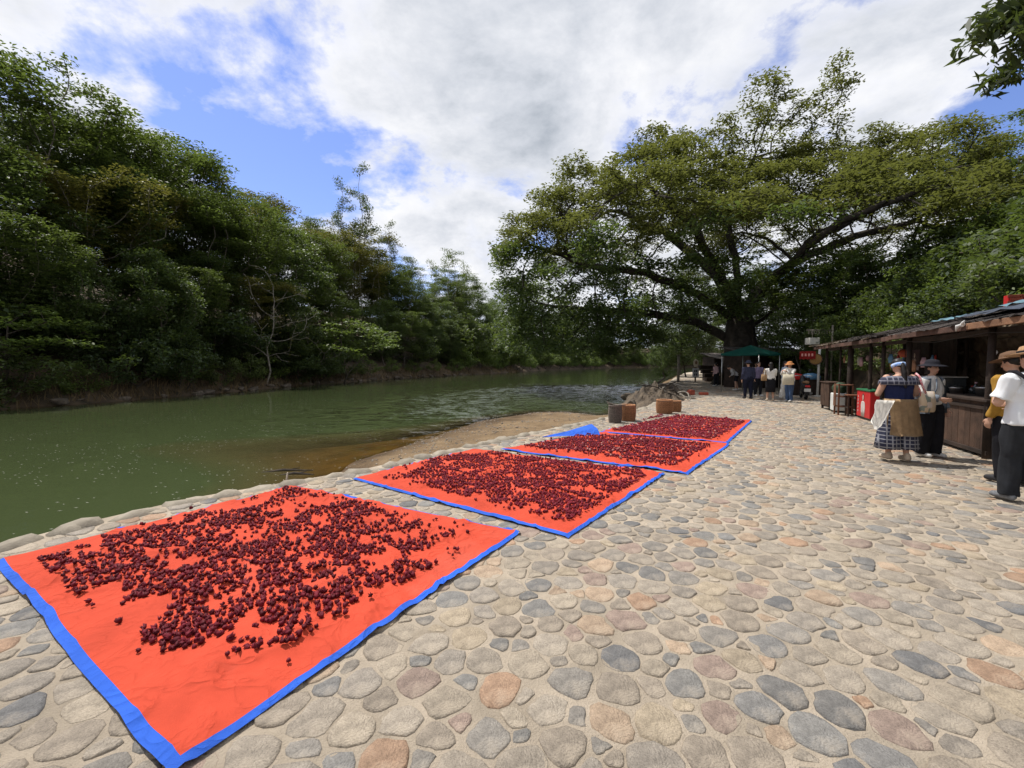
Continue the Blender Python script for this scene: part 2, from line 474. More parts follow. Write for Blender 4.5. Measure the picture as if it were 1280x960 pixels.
# ------------------------------------------------------------------ paving: mortar sheet with bedded cobbles
PAVE_R = [(75, 125), (39, 62), (26.5, 41), (21.7, 33), (18.3, 26), (16.3, 21), (14.3, 16.2), (10.2, 5.6), (5.4, -7)]
pave_poly = EDGE[0:16] + PAVE_R
bm = bmesh.new()
vs = [bm.verts.new((x, y, 0.0)) for x, y in pave_poly]
lo = [bm.verts.new((x, y, -0.5)) for x, y in pave_poly]
f = bm.faces.new(vs); f.normal_update()
if f.normal.z < 0: f.normal_flip()
n_ = len(vs)
for i in range(n_):
    j = (i + 1) % n_; bm.faces.new((vs[i], vs[j], lo[j], lo[i]))
bmesh.ops.triangulate(bm, faces=[f])
m_mortar = mat('sandy_mortar', (0.50, 0.42, 0.32), 0.95, (0.31, 0.26, 0.195), 3.0, 1.0, 90, detail=12)
paving = struct(obj('cobbled_paving', bm, m_mortar))

cell = {}
seeds = []


def try_seed(x, y, r):
    cx, cy = int(x // 0.2), int(y // 0.2)
    for i in range(cx - 2, cx + 3):
        for j in range(cy - 2, cy + 3):
            for k in cell.get((i, j), ()):
                sx, sy, sr = seeds[k]
                if (sx - x) ** 2 + (sy - y) ** 2 < (0.92 * (r + sr)) ** 2: return
    cell.setdefault((cx, cy), []).append(len(seeds)); seeds.append((x, y, r))


N = 420000
cy_ = 0.1 + 46 * rng.random(N) ** 1.35
cx_ = -1.25 * (cy_ + 0.6) - 1 + rng.random(N) * (2.5 * (cy_ + 0.6) + 4.5)
ok = inside(cx_, cy_, [(a, b) for a, b in pave_poly]) & (pdist(cx_, cy_, EDGE) > 0.26)
for tp in TARPS: ok &= ~(inside(cx_, cy_, tp) & (pdist(cx_, cy_, tp + tp[:1]) > 0.10))
cx_, cy_ = cx_[ok], cy_[ok]
rr = np.where(rng.random(len(cx_)) < 0.30, 0.10 + 0.05 * rng.random(len(cx_)), 0.048 + 0.052 * rng.random(len(cx_)))
rr *= np.where(cy_ > 14, 0.86, 0.70)
order = np.argsort(-(rr + 0.02 * rng.random(len(rr))))[: 120000]
order = np.concatenate([order, np.argsort(rng.random(len(rr)))[:150000]])
for k in order: try_seed(cx_[k], cy_[k], rr[k])
SD = np.array(seeds)
STONE_COLS = np.array([(0.31, 0.26, 0.20), (0.35, 0.30, 0.235), (0.285, 0.25, 0.205), (0.25, 0.23, 0.20), (0.38, 0.32, 0.24), (0.19, 0.187, 0.178), (0.14, 0.143, 0.145), (0.22, 0.215, 0.20), (0.40, 0.25, 0.155), (0.42, 0.305, 0.205), (0.31, 0.225, 0.18), (0.40, 0.325, 0.225)])
STONE_P = np.array([0.17, 0.16, 0.13, 0.11, 0.11, 0.05, 0.02, 0.055, 0.045, 0.06, 0.06, 0.06]); STONE_P /= STONE_P.sum()


def stone_geo(k, n, rings):
    x, y, r = SD[k]
    c0, c1 = int(x // 0.2), int(y // 0.2)
    nb = [q for i in range(c0 - 2, c0 + 3) for j in range(c1 - 2, c1 + 3) for q in cell.get((i, j), ()) if q != k]
    th = np.arange(n) * 2 * PI / n + rng.random() * 0.3
    p = 9.0; acc = np.zeros(n)
    gap = 0.004 + 0.007 * rng.random()
    if nb:
        dd = SD[nb]; dx = dd[:, 0] - x; dy = dd[:, 1] - y; D = np.hypot(dx, dy)
        dist = (D * D + r * r - dd[:, 2] ** 2) / (2 * D) - gap
        dist = np.maximum(dist, 0.02); ph = np.arctan2(dy, dx)
        acc = (np.maximum(np.cos(th[:, None] - ph[None]), 0) / dist[None]) ** p
        acc = acc.sum(1)
    a0 = rng.random() * PI; e = 0.9 + 0.25 * rng.random()
    ra, rb = r * 1.9 * e, r * 1.38 / e
    acc += ((np.cos(th - a0) / ra) ** 2 + (np.sin(th - a0) / rb) ** 2) ** (p / 2)
    rho = acc ** (-1 / p)
    wob = fbm(np.cos(th) * 1.5 + k * 3.7, np.sin(th) * 1.5 + k * 1.3, 3) - 0.5
    rho = rho * (1 + 0.46 * wob)
    h = 0.004 + 0.008 * rng.random(); tx, ty = rng.normal(0, 0.03, 2)
    vv = []
    for s, z in rings:
        px = rho * s * np.cos(th); py = rho * s * np.sin(th)
        bumpz = (fbm((x + px) * 17, (y + py) * 20, 3) - 0.5) * 0.010 * (s < 0.95)
        pz = np.where(z < 0, -0.02, z * h + (px * tx + py * ty) * (z > 0.5) + bumpz)
        vv.append(np.stack([px, py, pz], -1))
    vv.append(np.array([[0, 0, h * 1.04]]))
    vv = np.concatenate(vv)
    fs = []
    R = len(rings)
    for a in range(R - 1):
        for b in range(n):
            fs.append((a * n + b, a * n + (b + 1) % n, (a + 1) * n + (b + 1) % n, (a + 1) * n + b))
    for b in range(0, n, 2):
        fs.append(((R - 1) * n + b, (R - 1) * n + (b + 1) % n, (R - 1) * n + (b + 2) % n, R * n))
    return vv, np.array(fs)


RING_N = ((1.0, -1), (0.985, 0.25), (0.93, 0.82), (0.74, 1.0), (0.40, 1.0)); RING_F = ((1.0, -1), (0.95, 0.7), (0.7, 1.0))
m_stone = mat('cobble_stone', (1, 1, 1), 0.78, attr='Col', scale=13, bump=0.8, bscale=70, coord='Object', spec=0.3, detail=8)
nt = m_stone.node_tree; bs = nt.nodes['Principled BSDF']; lk = bs.inputs['Base Color'].links[0].from_socket
tcs = node(nt, 'ShaderNodeTexCoord'); spk = ramp(nt, noise_n(nt, tcs.outputs['Object'], 150, 3, .7), ((.30, .62), (.5, 1.0), (.72, 1.28)))
dust = ramp(nt, noise_n(nt, tcs.outputs['Object'], 5.0, 6, .7), ((.50, 0.0), (.75, .55)))
nt.links.new(mixc(nt, dust, mixc(nt, 1.0, lk, spk, 'MULTIPLY'), (0.40, 0.335, 0.25)), bs.inputs['Base Color'])
dcam = np.hypot(SD[:, 0], SD[:, 1])
inview = (np.abs(SD[:, 0]) < 1.2 * SD[:, 1]) & (SD[:, 1] > 1.55)
rank = np.argsort(np.where(inview, dcam - 2.5 * SD[:, 2], 1e6))
single = set(rank[:300].tolist())
bv, bf, bc = [], [], []; off = 0
scol = STONE_COLS[rng.choice(len(STONE_COLS), len(SD), p=STONE_P)] * (0.76 + 0.30 * rng.random((len(SD), 1)))
scol = scol * 0.84 + np.array([0.27, 0.238, 0.195]) * 0.16
for k in range(len(SD)):
    near = dcam[k] < 4.4 and inview[k]
    vv, ff = stone_geo(k, 16 if near else 10, RING_N if near else RING_F)
    if k in single:
        me = fast_mesh('paving_stone', vv, ff, True); vert_color(me, 'Col', np.tile(scol[k], (len(vv), 1)))
        obj('paving_stone', me, m_stone, paving, (SD[k, 0], SD[k, 1], 0))
    else:
        bv.append(vv + np.array([SD[k, 0], SD[k, 1], 0])); bf.append(ff + off); bc.append(np.tile(scol[k], (len(vv), 1))); off += len(vv)
me = fast_mesh('paving_stones_beyond', np.concatenate(bv), np.concatenate(bf), True); vert_color(me, 'Col', np.concatenate(bc))
stuff(obj('distant_paving_stones', me, m_stone, paving))

# kerb of rounded boulders along the water
m_kerb = mat('kerb_stone', (0.33, 0.29, 0.225), 0.85, (0.19, 0.165, 0.125), 5, 0.5, 40, vary=0.18, detail=7)


def rock_mesh(name, sx, sy, sz, seed, sub=3, rough=0.25):
    bm = bmesh.new(); bmesh.ops.create_icosphere(bm, subdivisions=sub, radius=1)
    for v in bm.verts:
        p = v.co.copy(); n = mnoise.fractal(p * 1.1 + Vector((seed * 3.1, seed, 0)), 1.0, 2.0, 3)
        c = 1 + rough * n
        q_ = Vector((max(-0.8, min(0.8, p.x)), max(-0.8, min(0.8, p.y)), max(-0.75, min(0.75, p.z)))) * 1.2
        v.co = Vector((q_.x * sx, q_.y * sy, q_.z * sz)) * c
    for f in bm.faces: f.smooth = True
    me = bpy.data.meshes.new(name); bm.to_mesh(me); bm.free(); return me


kerb_meshes = [rock_mesh('kerb_stone', 0.20, 0.15, 0.17, i, 2, 0.22) for i in range(7)]
kline = [Vector((x, y, 0)) for x, y in EDGE[1:15]]
s_acc = 0; kk = 0
for a, b in zip(kline, kline[1:]):
    L = (b - a).length; d = (b - a) / L; t = 0.0
    while t < L:
        sc = 0.75 + 0.55 * random.random()
        if a.y + d.y * t > 28: break
        p = a + d * t + Vector((d.y, -d.x, 0)) * (0.10 + 0.06 * random.random())
        o = obj('kerb_stone', kerb_meshes[kk % 7], m_kerb, paving, (p.x, p.y, -0.13 + 0.03 * random.random()), (random.uniform(-.1, .1), random.uniform(-.1, .1), math.atan2(d.y, d.x) + random.uniform(-.3, .3)))
        o.scale = (sc, 0.8 + 0.5 * random.random(), 0.85 + .25 * random.random()); kk += 1
        t += 0.37 * sc

# ------------------------------------------------------------------ trees
m_bark = mat('bark_dark', (0.085, 0.068, 0.05), 0.95, (0.03, 0.025, 0.02), 5, 0.7, 25)
m_bark_pale = mat('bark_pale', (0.30, 0.27, 0.22), 0.9, (0.14, 0.12, 0.10), 5, 0.5, 25)

m_bark_mid = mat('bark_mid', (0.17, 0.145, 0.115), 0.9, (0.07, 0.06, 0.048), 5, 0.5, 25)


def colonize(att, trunk, step=0.5, infl=5.0, kill=0.9, iters=140, droop=0.0, limbs=()):
    att = np.asarray(att, dtype=np.float32)
    nodes = [np.array(p, dtype=float) for p in trunk]; par = [-1] + list(range(len(trunk) - 1))
    for at_, pts in limbs:
        prev = at_
        for p in pts:
            q0 = nodes[prev]; p = np.array(p, dtype=float); n = max(1, int(np.linalg.norm(p - q0) / (step * 1.6)))
            for j in range(1, n + 1):
                nodes.append(q0 + (p - q0) * j / n + rng.normal(0, 0.07, 3)); par.append(prev); prev = len(nodes) - 1
    P = np.array(nodes, dtype=np.float32); d = np.linalg.norm(att[:, None] - P[None], axis=2)
    nk = {}; near = d.argmin(1); nd = d.min(1); alive = np.ones(len(att), bool)
    for it in range(iters):
        act = alive & (nd < infl)
        if not act.any():
            if not alive.any(): break
            j = np.where(alive)[0][nd[alive].argmin()]; act = np.zeros(len(att), bool); act[j] = True
        u = np.unique(near[act]); new = []
        for k in u:
            nk[k] = nk.get(k, 0) + 1
            if nk[k] > 3: alive[act & (near == k)] = False; continue
            v = att[act & (near == k)] - nodes[k]
            v = (v / np.linalg.norm(v, axis=1, keepdims=True)).mean(0)
            v = v + rng.normal(0, 0.16, 3)
            if par[k] >= 0:
                b = nodes[k] - nodes[par[k]]; v = v + 0.55 * b / (np.linalg.norm(b) + 1e-9)
            v[2] -= droop
            p = nodes[k] + step * v / (np.linalg.norm(v) + 1e-9)
            new.append((p, k))
        if not new: continue
        s = len(nodes)
        for p, k in new: nodes.append(p); par.append(int(k))
        Q = np.array([p for p, _ in new], dtype=np.float32); D = np.linalg.norm(att[:, None] - Q[None], axis=2)
        dm = D.min(1); da = D.argmin(1) + s; bt = dm < nd
        nd = np.where(bt, dm, nd); near = np.where(bt, da, near)
        alive &= nd > kill
    return np.array(nodes), np.array(par)


def branch_mesh(name, nodes, par, r_tip=0.02, r_trunk=None, expo=2.35, seg=6):
    n = len(nodes); kids = [[] for _ in range(n)]
    for i, p in enumerate(par):
        if p >= 0: kids[p].append(i)
    w = np.zeros(n)
    for i in range(n - 1, -1, -1):
        w[i] = r_tip ** expo if not kids[i] else sum(w[c] for c in kids[i])
    rad = w ** (1 / expo)
    if r_trunk: rad = rad * (1 + (r_trunk / rad[0] - 1) * np.clip((rad - r_tip) / (rad[0] - r_tip + 1e-9), 0, 1))
    bm = bmesh.new()
    stack = [(0, None)]
    while stack:
        i, prev = stack.pop()
        chain = [] if prev is None else [prev]
        while True:
            chain.append(i)
            if not kids[i]: break
            ks = sorted(kids[i], key=lambda c: -w[c])
            for c in ks[1:]: stack.append((c, i))
            i = ks[0]
        if len(chain) > 1:
            rs = [rad[c] for c in chain]
            if prev is not None: rs[0] = min(rs[0], rs[1] * 1.15)
            tube(bm, [nodes[c] for c in chain], rs, seg if max(rs) > 0.08 else 4, cap=False)
    me = bpy.data.meshes.new(name); bm.to_mesh(me); bm.free()
    depth_w = w / (r_tip ** expo)
    return me, depth_w, kids


def leaves(centers, n_per, spread, flat, size, aspect=0.45, up=0.6, droop=0.0, name='crown', jitter=0.35):
    c = np.repeat(np.asarray(centers, dtype=float), n_per, axis=0); n = len(c)
    o = rng.normal(0, 1, (n, 3)); o /= (np.linalg.norm(o, axis=1, keepdims=True) + 1e-9); o *= (rng.random((n, 1)) ** 0.5) * spread
    o[:, 2] *= flat
    p = c + o
    nrm = rng.normal(0, 1, (n, 3)); nrm /= np.linalg.norm(nrm, axis=1, keepdims=True); nrm[:, 2] = np.abs(nrm[:, 2]) + up
    nrm /= np.linalg.norm(nrm, axis=1, keepdims=True)
    t = rng.normal(0, 1, (n, 3)) + 0.6 * o / (spread + 1e-9); t[:, 2] -= droop
    t -= nrm * (t * nrm).sum(1, keepdims=True); t /= np.linalg.norm(t, axis=1, keepdims=True) + 1e-9
    b = np.cross(nrm, t)
    s = (size * (1 - jitter + 2 * jitter * rng.random((n, 1))))
    v = np.stack([p - t * s * 0.5, p + b * s * aspect * 0.5 + nrm * s * 0.06, p + t * s * 0.5 - nrm * s * 0.08, p - b * s * aspect * 0.5 + nrm * s * 0.06], 1).reshape(-1, 3)
    f = np.arange(n * 4).reshape(n, 4)
    me = fast_mesh(name, v, f)
    face_attr(me, 'rnd', np.clip(0.5 + 0.28 * rng.normal(0, 1, n), 0, 1))
    return me


L_dark = leaf_mat('leaf_dark', (0.020, 0.035, 0.017), (0.062, 0.090, 0.036), tf=0.25)
L_mid = leaf_mat('leaf_mid', (0.038, 0.056, 0.022), (0.108, 0.138, 0.048), tf=0.3)
L_olive = leaf_mat('leaf_olive', (0.055, 0.058, 0.017), (0.145, 0.125, 0.034), trans=(0.3, 0.3, 0.05), tf=0.3)
L_banyan = leaf_mat('leaf_banyan', (0.036, 0.047, 0.016), (0.116, 0.128, 0.036), trans=(0.29, 0.32, 0.06), tf=0.33)
L_green = leaf_mat('leaf_green', (0.034, 0.057, 0.026), (0.098, 0.138, 0.052), tf=0.3)
L_fresh = leaf_mat('leaf_fresh', (0.05, 0.085, 0.022), (0.14, 0.19, 0.045), tf=0.33)


def pads(n, rx, ry, z0, z1, pw=1.0, shape=None):
    """attractors in an uneven crown"""
    out = []
    while len(out) < n:
        a = random.random() * 2 * PI; r = math.sqrt(random.random()); t = random.random()
        k = shape(t) if shape else math.sin(PI * (0.12 + 0.8 * t))
        x, y = r * math.cos(a) * rx * k, r * math.sin(a) * ry * k
        z = z0 + (z1 - z0) * t
        if mnoise.noise(Vector((x * 0.42, y * 0.42, z * 0.6 + n))) > -0.06 * pw: out.append((x, y, z))
    return out


def make_tree(height_, rx, z0, n_att, leaf, n_per, spread, flat, size, shape=None, trunk_h=None, bark=None, r_tip=0.018, up=0.6, droop=0.0, aspect=0.45, step=0.55, lean=(0, 0), stems=1, thr=3.0, infl=5.0, pw=1.0, kill=0.9):
    att = pads(n_att, rx, rx, z0, height_, pw, shape)
    th = trunk_h or z0 * 0.8
    trunk = [(lean[0] * t + 0.25 * math.sin(3 * t), lean[1] * t + 0.2 * math.cos(2.2 * t) - 0.2, th * t) for t in np.linspace(0, 1, max(3, int(th / 0.7)))]
    nodes, par = colonize(att, trunk, step, infl, kill)
    bme, w, kids = branch_mesh('trunk', nodes, par, r_tip)
    tips = nodes[(w <= thr) & (np.arange(len(nodes)) > len(trunk))]
    lme = leaves(tips, n_per, spread, flat, size, aspect, up, droop)
    bme.materials.append(bark or m_bark); lme.materials.append(leaf)
    return bme, lme, height_


PROTO = {
    'tiered': make_tree(14, 6.2, 4.0, 330, L_mid, 84, 1.25, 0.17, 0.27, up=1.9, bark=m_bark_mid, shape=lambda t: 0.55 + 0.5 * t if t < 0.85 else 0.75),
    'dense': make_tree(15, 4.8, 1.8, 380, L_dark, 74, 1.15, 0.32, 0.29, up=1.2),
    'olive': make_tree(13, 5.2, 4.5, 330, L_olive, 72, 1.15, 0.20, 0.25, up=1.6, bark=m_bark_pale, shape=lambda t: 0.45 + 0.6 * t),
    'round': make_tree(12, 4.2, 1.6, 330, L_green, 66, 1.05, 0.38, 0.27, up=0.9, bark=m_bark_mid),
    'tall': make_tree(25, 2.0, 13, 75, L_dark, 70, 0.75, 0.75, 0.24, bark=m_bark_pale, trunk_h=12.5, droop=0.3, shape=lambda t: 0.45 + 0.6 * math.sin(PI * t), pw=-2, infl=7, thr=1.5),
    'airy': make_tree(16, 4.6, 6.5, 150, L_mid, 34, 0.85, 0.35, 0.26, bark=m_bark_pale, shape=lambda t: 0.5 + 0.5 * t, pw=3, infl=7, thr=2.0),
    'fern': make_tree(5.0, 4.2, 1.4, 200, L_fresh, 34, 0.8, 0.22, 0.25, up=1.3, trunk_h=1.5),
    'bush': make_tree(3.2, 2.3, 0.5, 150, L_mid, 46, 0.55, 0.6, 0.2, trunk_h=0.5, step=0.35, infl=3, kill=0.6),
    'bush_fresh': make_tree(3.0, 2.2, 0.5, 150, L_fresh, 44, 0.55, 0.6, 0.19, trunk_h=0.5, step=0.35, infl=3, kill=0.6),
    'bush_dark': make_tree(3.6, 2.6, 0.4, 160, L_dark, 46, 0.6, 0.6, 0.22, trunk_h=0.5, step=0.35, infl=3, kill=0.6),
    'bare': make_tree(8, 3.6, 1.5, 260, L_olive, 2, 0.4, 0.5, 0.16, bark=m_bark_pale, trunk_h=2.0, r_tip=0.013, infl=4, kill=0.7),
}


def plant(kind, name, label, cat, x, y, sc, group=None, rz=None, z=None, sz=None):
    b, l, h = PROTO[kind]
    if z is None: z = float(height(x, y)[0]) - 0.15
    t = thing(name, label, cat, (x, y, z), random.random() * 6.28 if rz is None else rz, group)
    t.scale = (sc, sc, sz or sc)
    obj('trunk' if 'bush' not in name and 'shrub' not in name else 'stem', b, None, t); obj('crown', l, None, t)
    return t


# forest on the far bank: row by row behind the waterline, heights follow the skyline seen over the river (bearing, elevation slope)
SKYB = np.array([-2.2, -1.19, -1.10, -1.0, -.91, -.83, -.76, -.71, -.63, -.54, -.44, -.36, -.30, -.26, -.22, -.185, -.13, -.09, -.05, 0.0, 0.1, 0.3, 0.5, 1.2])
SKYE = np.array([.56, .65, .64, .57, .56, .53, .50, .49, .42, .38, .335, .30, .285, .25, .19, .16, .21, .19, .16, .14, .12, .09, .075, .06])
LABELS = {
    'tiered': 'tall green tree with flat tiered boughs in the riverside forest', 'dense': 'dense dark green tree crowding the riverside forest',
    'olive': 'olive tinged feathery tree in the riverside forest', 'round': 'rounded mid green tree in the riverside forest',
    'airy': 'open crowned tree with pale limbs on the far river bank'}
def along(poly, s):
    for a, b in zip(poly, poly[1:]):
        L = math.hypot(b[0] - a[0], b[1] - a[1])
        if s <= L:
            t = s / L; return a[0] + (b[0] - a[0]) * t, a[1] + (b[1] - a[1]) * t, (b[0] - a[0]) / L, (b[1] - a[1]) / L
        s -= L
    return None


FBANK = FAR[1:]
LEN0 = math.hypot(-23.6 + 27, 15 - 5)
s = 1.0; i = 0
seq = ['dense', 'tiered', 'round', 'olive', 'tiered', 'tiered', 'dense', 'round']
while s < 340:
    px_, py_, dx, dy = along(FBANK, s)
    for row, (offb, fac) in enumerate(((2.6, 0.55), (6.5, 0.84), (11.5, 1.0))):
        if py_ > 120 and row == 1: continue
        ob = offb + random.uniform(-1, 1) + (py_ > 50) * 1.5
        x, y = px_ - dy * ob + dx * random.uniform(-1.5, 1.5), py_ + dx * ob + dy * random.uniform(-1.5, 1.5)
        b = x / max(y, 1); e = float(np.interp(b, SKYB, SKYE))
        z0 = float(height(x, y)[0]); H = (CAM_H + e * y - z0) * fac * random.uniform(0.86, 1.03)
        kind = seq[(i * 3 + row) % 8]
        if -0.50 < b < -0.36 and row > 0 and i % 2: kind = 'olive'
        if b > -0.25 and kind == 'olive': kind = 'round'
        hp = PROTO[kind][2]; sc = H / hp
        plant(kind, 'forest_tree', LABELS[kind].replace('in the riverside forest', 'FF').replace('crowding the riverside forest', 'FF').replace('FF', ('at the foot of the riverside forest', 'halfway up the riverside forest slope', 'along the riverside forest skyline')[row]), 'tree', x, y, sc * random.uniform(0.95, 1.15) if sc < 1.3 else sc, 'trees of the riverside forest', sz=sc, z=z0 - 0.2)
    i += 1
    s += 3.6 if py_ < 40 else (5.0 if py_ < 90 else 10)
# tall slender ones that rise over the skyline
for x, y, H, lab in ((-21.5, 62.5, 27.5, 'tall slender pale trunked tree rising above the forest, tallest of all'), (-24.3, 63, 24.5, 'slender tuft topped tree beside the tallest pale trunk'), (-19.6, 70, 21.5, 'slender tree with small crown right of the tallest pale trunk')):
    plant('tall', 'slender_tree', lab, 'tree', x, y, H / 25)
plant('airy', 'airy_tree', 'open crowned pale limbed tree standing above the forest gap by the bend', 'tree', -13.3, 92, 20.5 / 16)
plant('airy', 'airy_tree', 'feathery spreading tree on top of the forest skyline above the river', 'tree', -31.5, 28.5, 1.02, z=4.5)
plant('fern', 'overhanging_tree', 'pale green layered tree leaning low over the far waterline', 'tree', -18.0, 46.0, 1.45, rz=0.6)
plant('fern', 'overhanging_tree', 'bright green low tree in the forest shade above rocky bank', 'tree', -23.9, 20.2, 0.85, rz=2.1)
plant('bare', 'leafless_tree', 'grey leafless twiggy tree on the dark forest edge', 'tree', -20.8, 36.5, 1.25)
plant('bare', 'leafless_tree', 'smaller leafless grey branches leaning over the far bank', 'tree', -19.6, 42.0, 0.8)
s = 6.0; i = 0
while s < 330:
    px_, py_, dx, dy = along(FBANK, s); ob = (random.uniform(0.5, 1.5), random.uniform(2.6, 5.0))[i % 2]
    kind = ('bush_dark', 'bush', 'bush_dark', 'bush_fresh', 'bush')[i % 5] if py_ < 50 else ('bush_fresh', 'bush')[i % 2]
    lab = {'bush_dark': 'dark leafy bush at the far river bank', 'bush': 'green bush along the far river bank', 'bush_fresh': 'light green bush along the far river bank'}[kind]
    sc = random.uniform(0.6, 1.05) * (1.5 if i % 2 else 1) * (1 if py_ < 40 else 1.2 if py_ < 80 else 2.0)
    plant(kind, 'bank_bush', lab, 'bush', px_ - dy * ob, py_ + dx * ob, sc, 'bushes along the far river bank')
    i += 1; s += 1.5 if py_ < 50 else 3.0

# rocks and dry growth on the far bank
m_rock = mat('bank_rock', (0.15, 0.12, 0.09), 0.9, (0.05, 0.042, 0.03), 2.0, 0.7, 12, vary=0.2)
rocks = [rock_mesh('bank_rock', 0.7, 0.45, 0.33, 20 + i, 3, 0.4) for i in range(5)]
s = 11; i = 0
while s < 75:
    px_, py_, dx, dy = along(FBANK, s); sc = random.uniform(0.15, 0.7) * (2.1 if 14 < s < 20 and i % 3 == 0 else 1)
    o = obj('bank_rock', rocks[i % 5], m_rock, None, (px_ - dy * random.uniform(-.1, .5), py_ + dx * random.uniform(-.1, .5), WATER + random.uniform(0.0, .22)), (random.uniform(-.2, .2), random.uniform(-.2, .2), random.random() * 6))
    o.scale = (sc, sc, sc); tag(o, 'rough grey brown rock at the far waterline', 'rock', 'rocks along the far waterline')
    i += 1; s += random.uniform(0.5, 2.2)


def blades(n, fn, hmin, hmax, wid, m, name, lean=0.5):
    v = []; 
    P_ = fn(n); L = hmin + (hmax - hmin) * rng.random(n); a = rng.random(n) * 2 * PI; le = lean * (0.3 + rng.random(n))
    d = np.stack([np.cos(a), np.sin(a), np.zeros(n)], -1); sd = np.stack([-np.sin(a), np.cos(a), np.zeros(n)], -1) * wid
    up = np.array([0, 0, 1.0])
    mid = P_ + up * (L * 0.6)[:, None] + d * (L * le * 0.35)[:, None]; tip = P_ + up * (L * (1 - 0.35 * le))[:, None] + d * (L * le)[:, None]
    V_ = np.stack([P_ - sd, P_ + sd, mid + sd * .7, mid - sd * .7, tip], 1).reshape(-1, 3)
    b = np.arange(n)[:, None] * 5
    f = np.concatenate([b + np.array([[0, 1, 2, 3]]), b + np.array([[3, 2, 4, 4]])])
    F_ = np.concatenate([b + np.array([[0, 1, 2]]), b + np.array([[0, 2, 3]]), b + np.array([[3, 2, 4]])])
    return obj(name, fast_mesh(name, V_, F_), m)


def bank_pts(n):
    out = []
    for _ in range(n):
        px_, py_, dx, dy = along(FBANK, random.uniform(8, 110)); ob = random.uniform(0.15, 2.6)
        out.append((px_ - dy * ob, py_ + dx * ob, 0))
    out = np.array(out); out[:, 2] = height(out[:, 0], out[:, 1])[0] - 0.02
    return out


m_dry = mat('dry_grass', (0.22, 0.15, 0.075), 0.9, (0.09, 0.07, 0.03), 1.0)
tag(stuff(blades(9000, bank_pts, 0.2, 0.9, 0.016, m_dry, 'dry_grass', 1.3)), 'dry brown grass and stalks on the far bank', 'grass')

# the great banyan
BX, BY = 17.0, 32.0
tp_x = np.array([-2.0, -0.6, 1.5, 3.6, 7.1, 9.5, 12.4, 15.4, 17.8, 21, 24.9, 29, 32, 35, 38, 42])
tp_z = np.array([9.0, 12.3, 13.3, 14.4, 16.2, 18.0, 18.9, 17.5, 17.0, 17.2, 17.6, 18.4, 18.9, 17.0, 15.5, 12])
lo_z = np.array([7.0, 7.5, 8.0, 8.5, 9.2, 9.8, 10.4, 11.0, 11.4, 11.6, 11.6, 11.0, 10.4, 9.8, 9.4, 9])
att = []
while len(att) < 7000:
    X = random.uniform(-0.8, 40); v = random.uniform(-1, 1)
    half = 12.5 * math.sqrt(max(0, 1 - ((X - 19) / 21.5) ** 2)); Y = BY + half * v
    xp = X * BY / Y; k = Y / BY if Y < BY else 1.0
    ft = (1 - 0.16 * v * v)
    zt = float(np.interp(xp, tp_x, tp_z)) * k * ft * (1.0 + 0.16 * mnoise.noise(Vector((X * .38, Y * .3, 5)))); zl_ = float(np.interp(xp, tp_x, lo_z)) * (0.5 + 0.5 * k) * ft
    if zt - zl_ < 1: continue
    t = random.random() ** 0.6; z = zl_ + (zt - zl_) * t
    if mnoise.noise(Vector((X * 0.28, Y * 0.28, z * 0.5))) + 0.25 * (t - 0.55) > 0.07: att.append((X, Y, z))
for _ in range(1000):                                   # low hanging boughs on the river side
    X = random.uniform(-0.8, 12.5); Y = random.uniform(28, 43); z = random.uniform(2.6, 8.6) * (0.85 + 0.15 * Y / 32)
    if mnoise.noise(Vector((X * 0.4, Y * 0.3, z * 0.5 + 9))) > -0.05: att.append((X, Y, z))
for _ in range(300):                                   # leafy shoots round the fork
    X = random.choice((random.uniform(10.5, 15.6), random.uniform(18.6, 23))); Y = random.uniform(26.5, 30.5); z = random.uniform(4.6, 8.6)
    if mnoise.noise(Vector((X * 0.5, Y * 0.4, z * 0.5 + 3))) > -0.1: att.append((X, Y, z))
for _ in range(200):                                   # thin leaders above the crown
    c = random.choice(((17.3, 22.0), (19.6, 20.5), (22.2, 22.3), (10.0, 18.6), (4.5, 15.2)))
    t = random.random(); X = c[0] + (t - .5) * 1.6 + random.gauss(0, 0.35 + 1.0 * (1 - t)); z = 15.5 + (c[1] + .4 - 15.5) * t; att.append((X, random.gauss(32, .5 + 1.0 * (1 - t)), z))
root = [(BX, BY, -0.2), (BX, BY, 0.7), (BX - .1, BY, 1.5), (BX - .1, BY, 2.3), (BX - .2, BY, 3.0), (BX - .2, BY, 3.8), (BX - .2, BY, 4.5)]
limbs = [(6, [(13.5, 31.5, 6.6), (9.5, 30.8, 8.0), (5.5, 30.5, 8.4), (2.2, 30.5, 9.6)]), (6, [(14.6, 30.5, 7.8), (11.5, 28.5, 10.8), (8.5, 27.2, 12.5)]), (6, [(15.4, 33.0, 8.0), (12.0, 34.5, 12.0), (9.0, 36.0, 14.0)]),
         (6, [(16.6, 32.2, 8.5), (16.0, 32.5, 13.0), (17.8, 32.5, 16.6)]), (6, [(18.4, 31.5, 7.2), (21.0, 30.8, 10.0), (25.0, 30.2, 12.4), (30.0, 30.0, 14.6)]), (6, [(18.6, 33.2, 7.0), (22.5, 35.0, 9.6), (28.0, 36.0, 12.0), (33.0, 36.0, 13.2)]),
         (6, [(18.0, 30.2, 7.4), (20.0, 26.8, 10.2), (22.5, 24.2, 11.2)]), (5, [(19.5, 32.0, 5.6), (24.0, 31.0, 7.6), (28.5, 30.0, 9.8)]), (4, [(14.0, 33.2, 4.8), (9.0, 34.5, 5.8), (4.5, 35.0, 6.0)])]
nodes, par = colonize(att, root, 0.55, 6.0, 0.68, 150, limbs=limbs)
bme, wts, kids = branch_mesh('trunk', nodes, par, 0.022, 1.15, 2.3, 8)
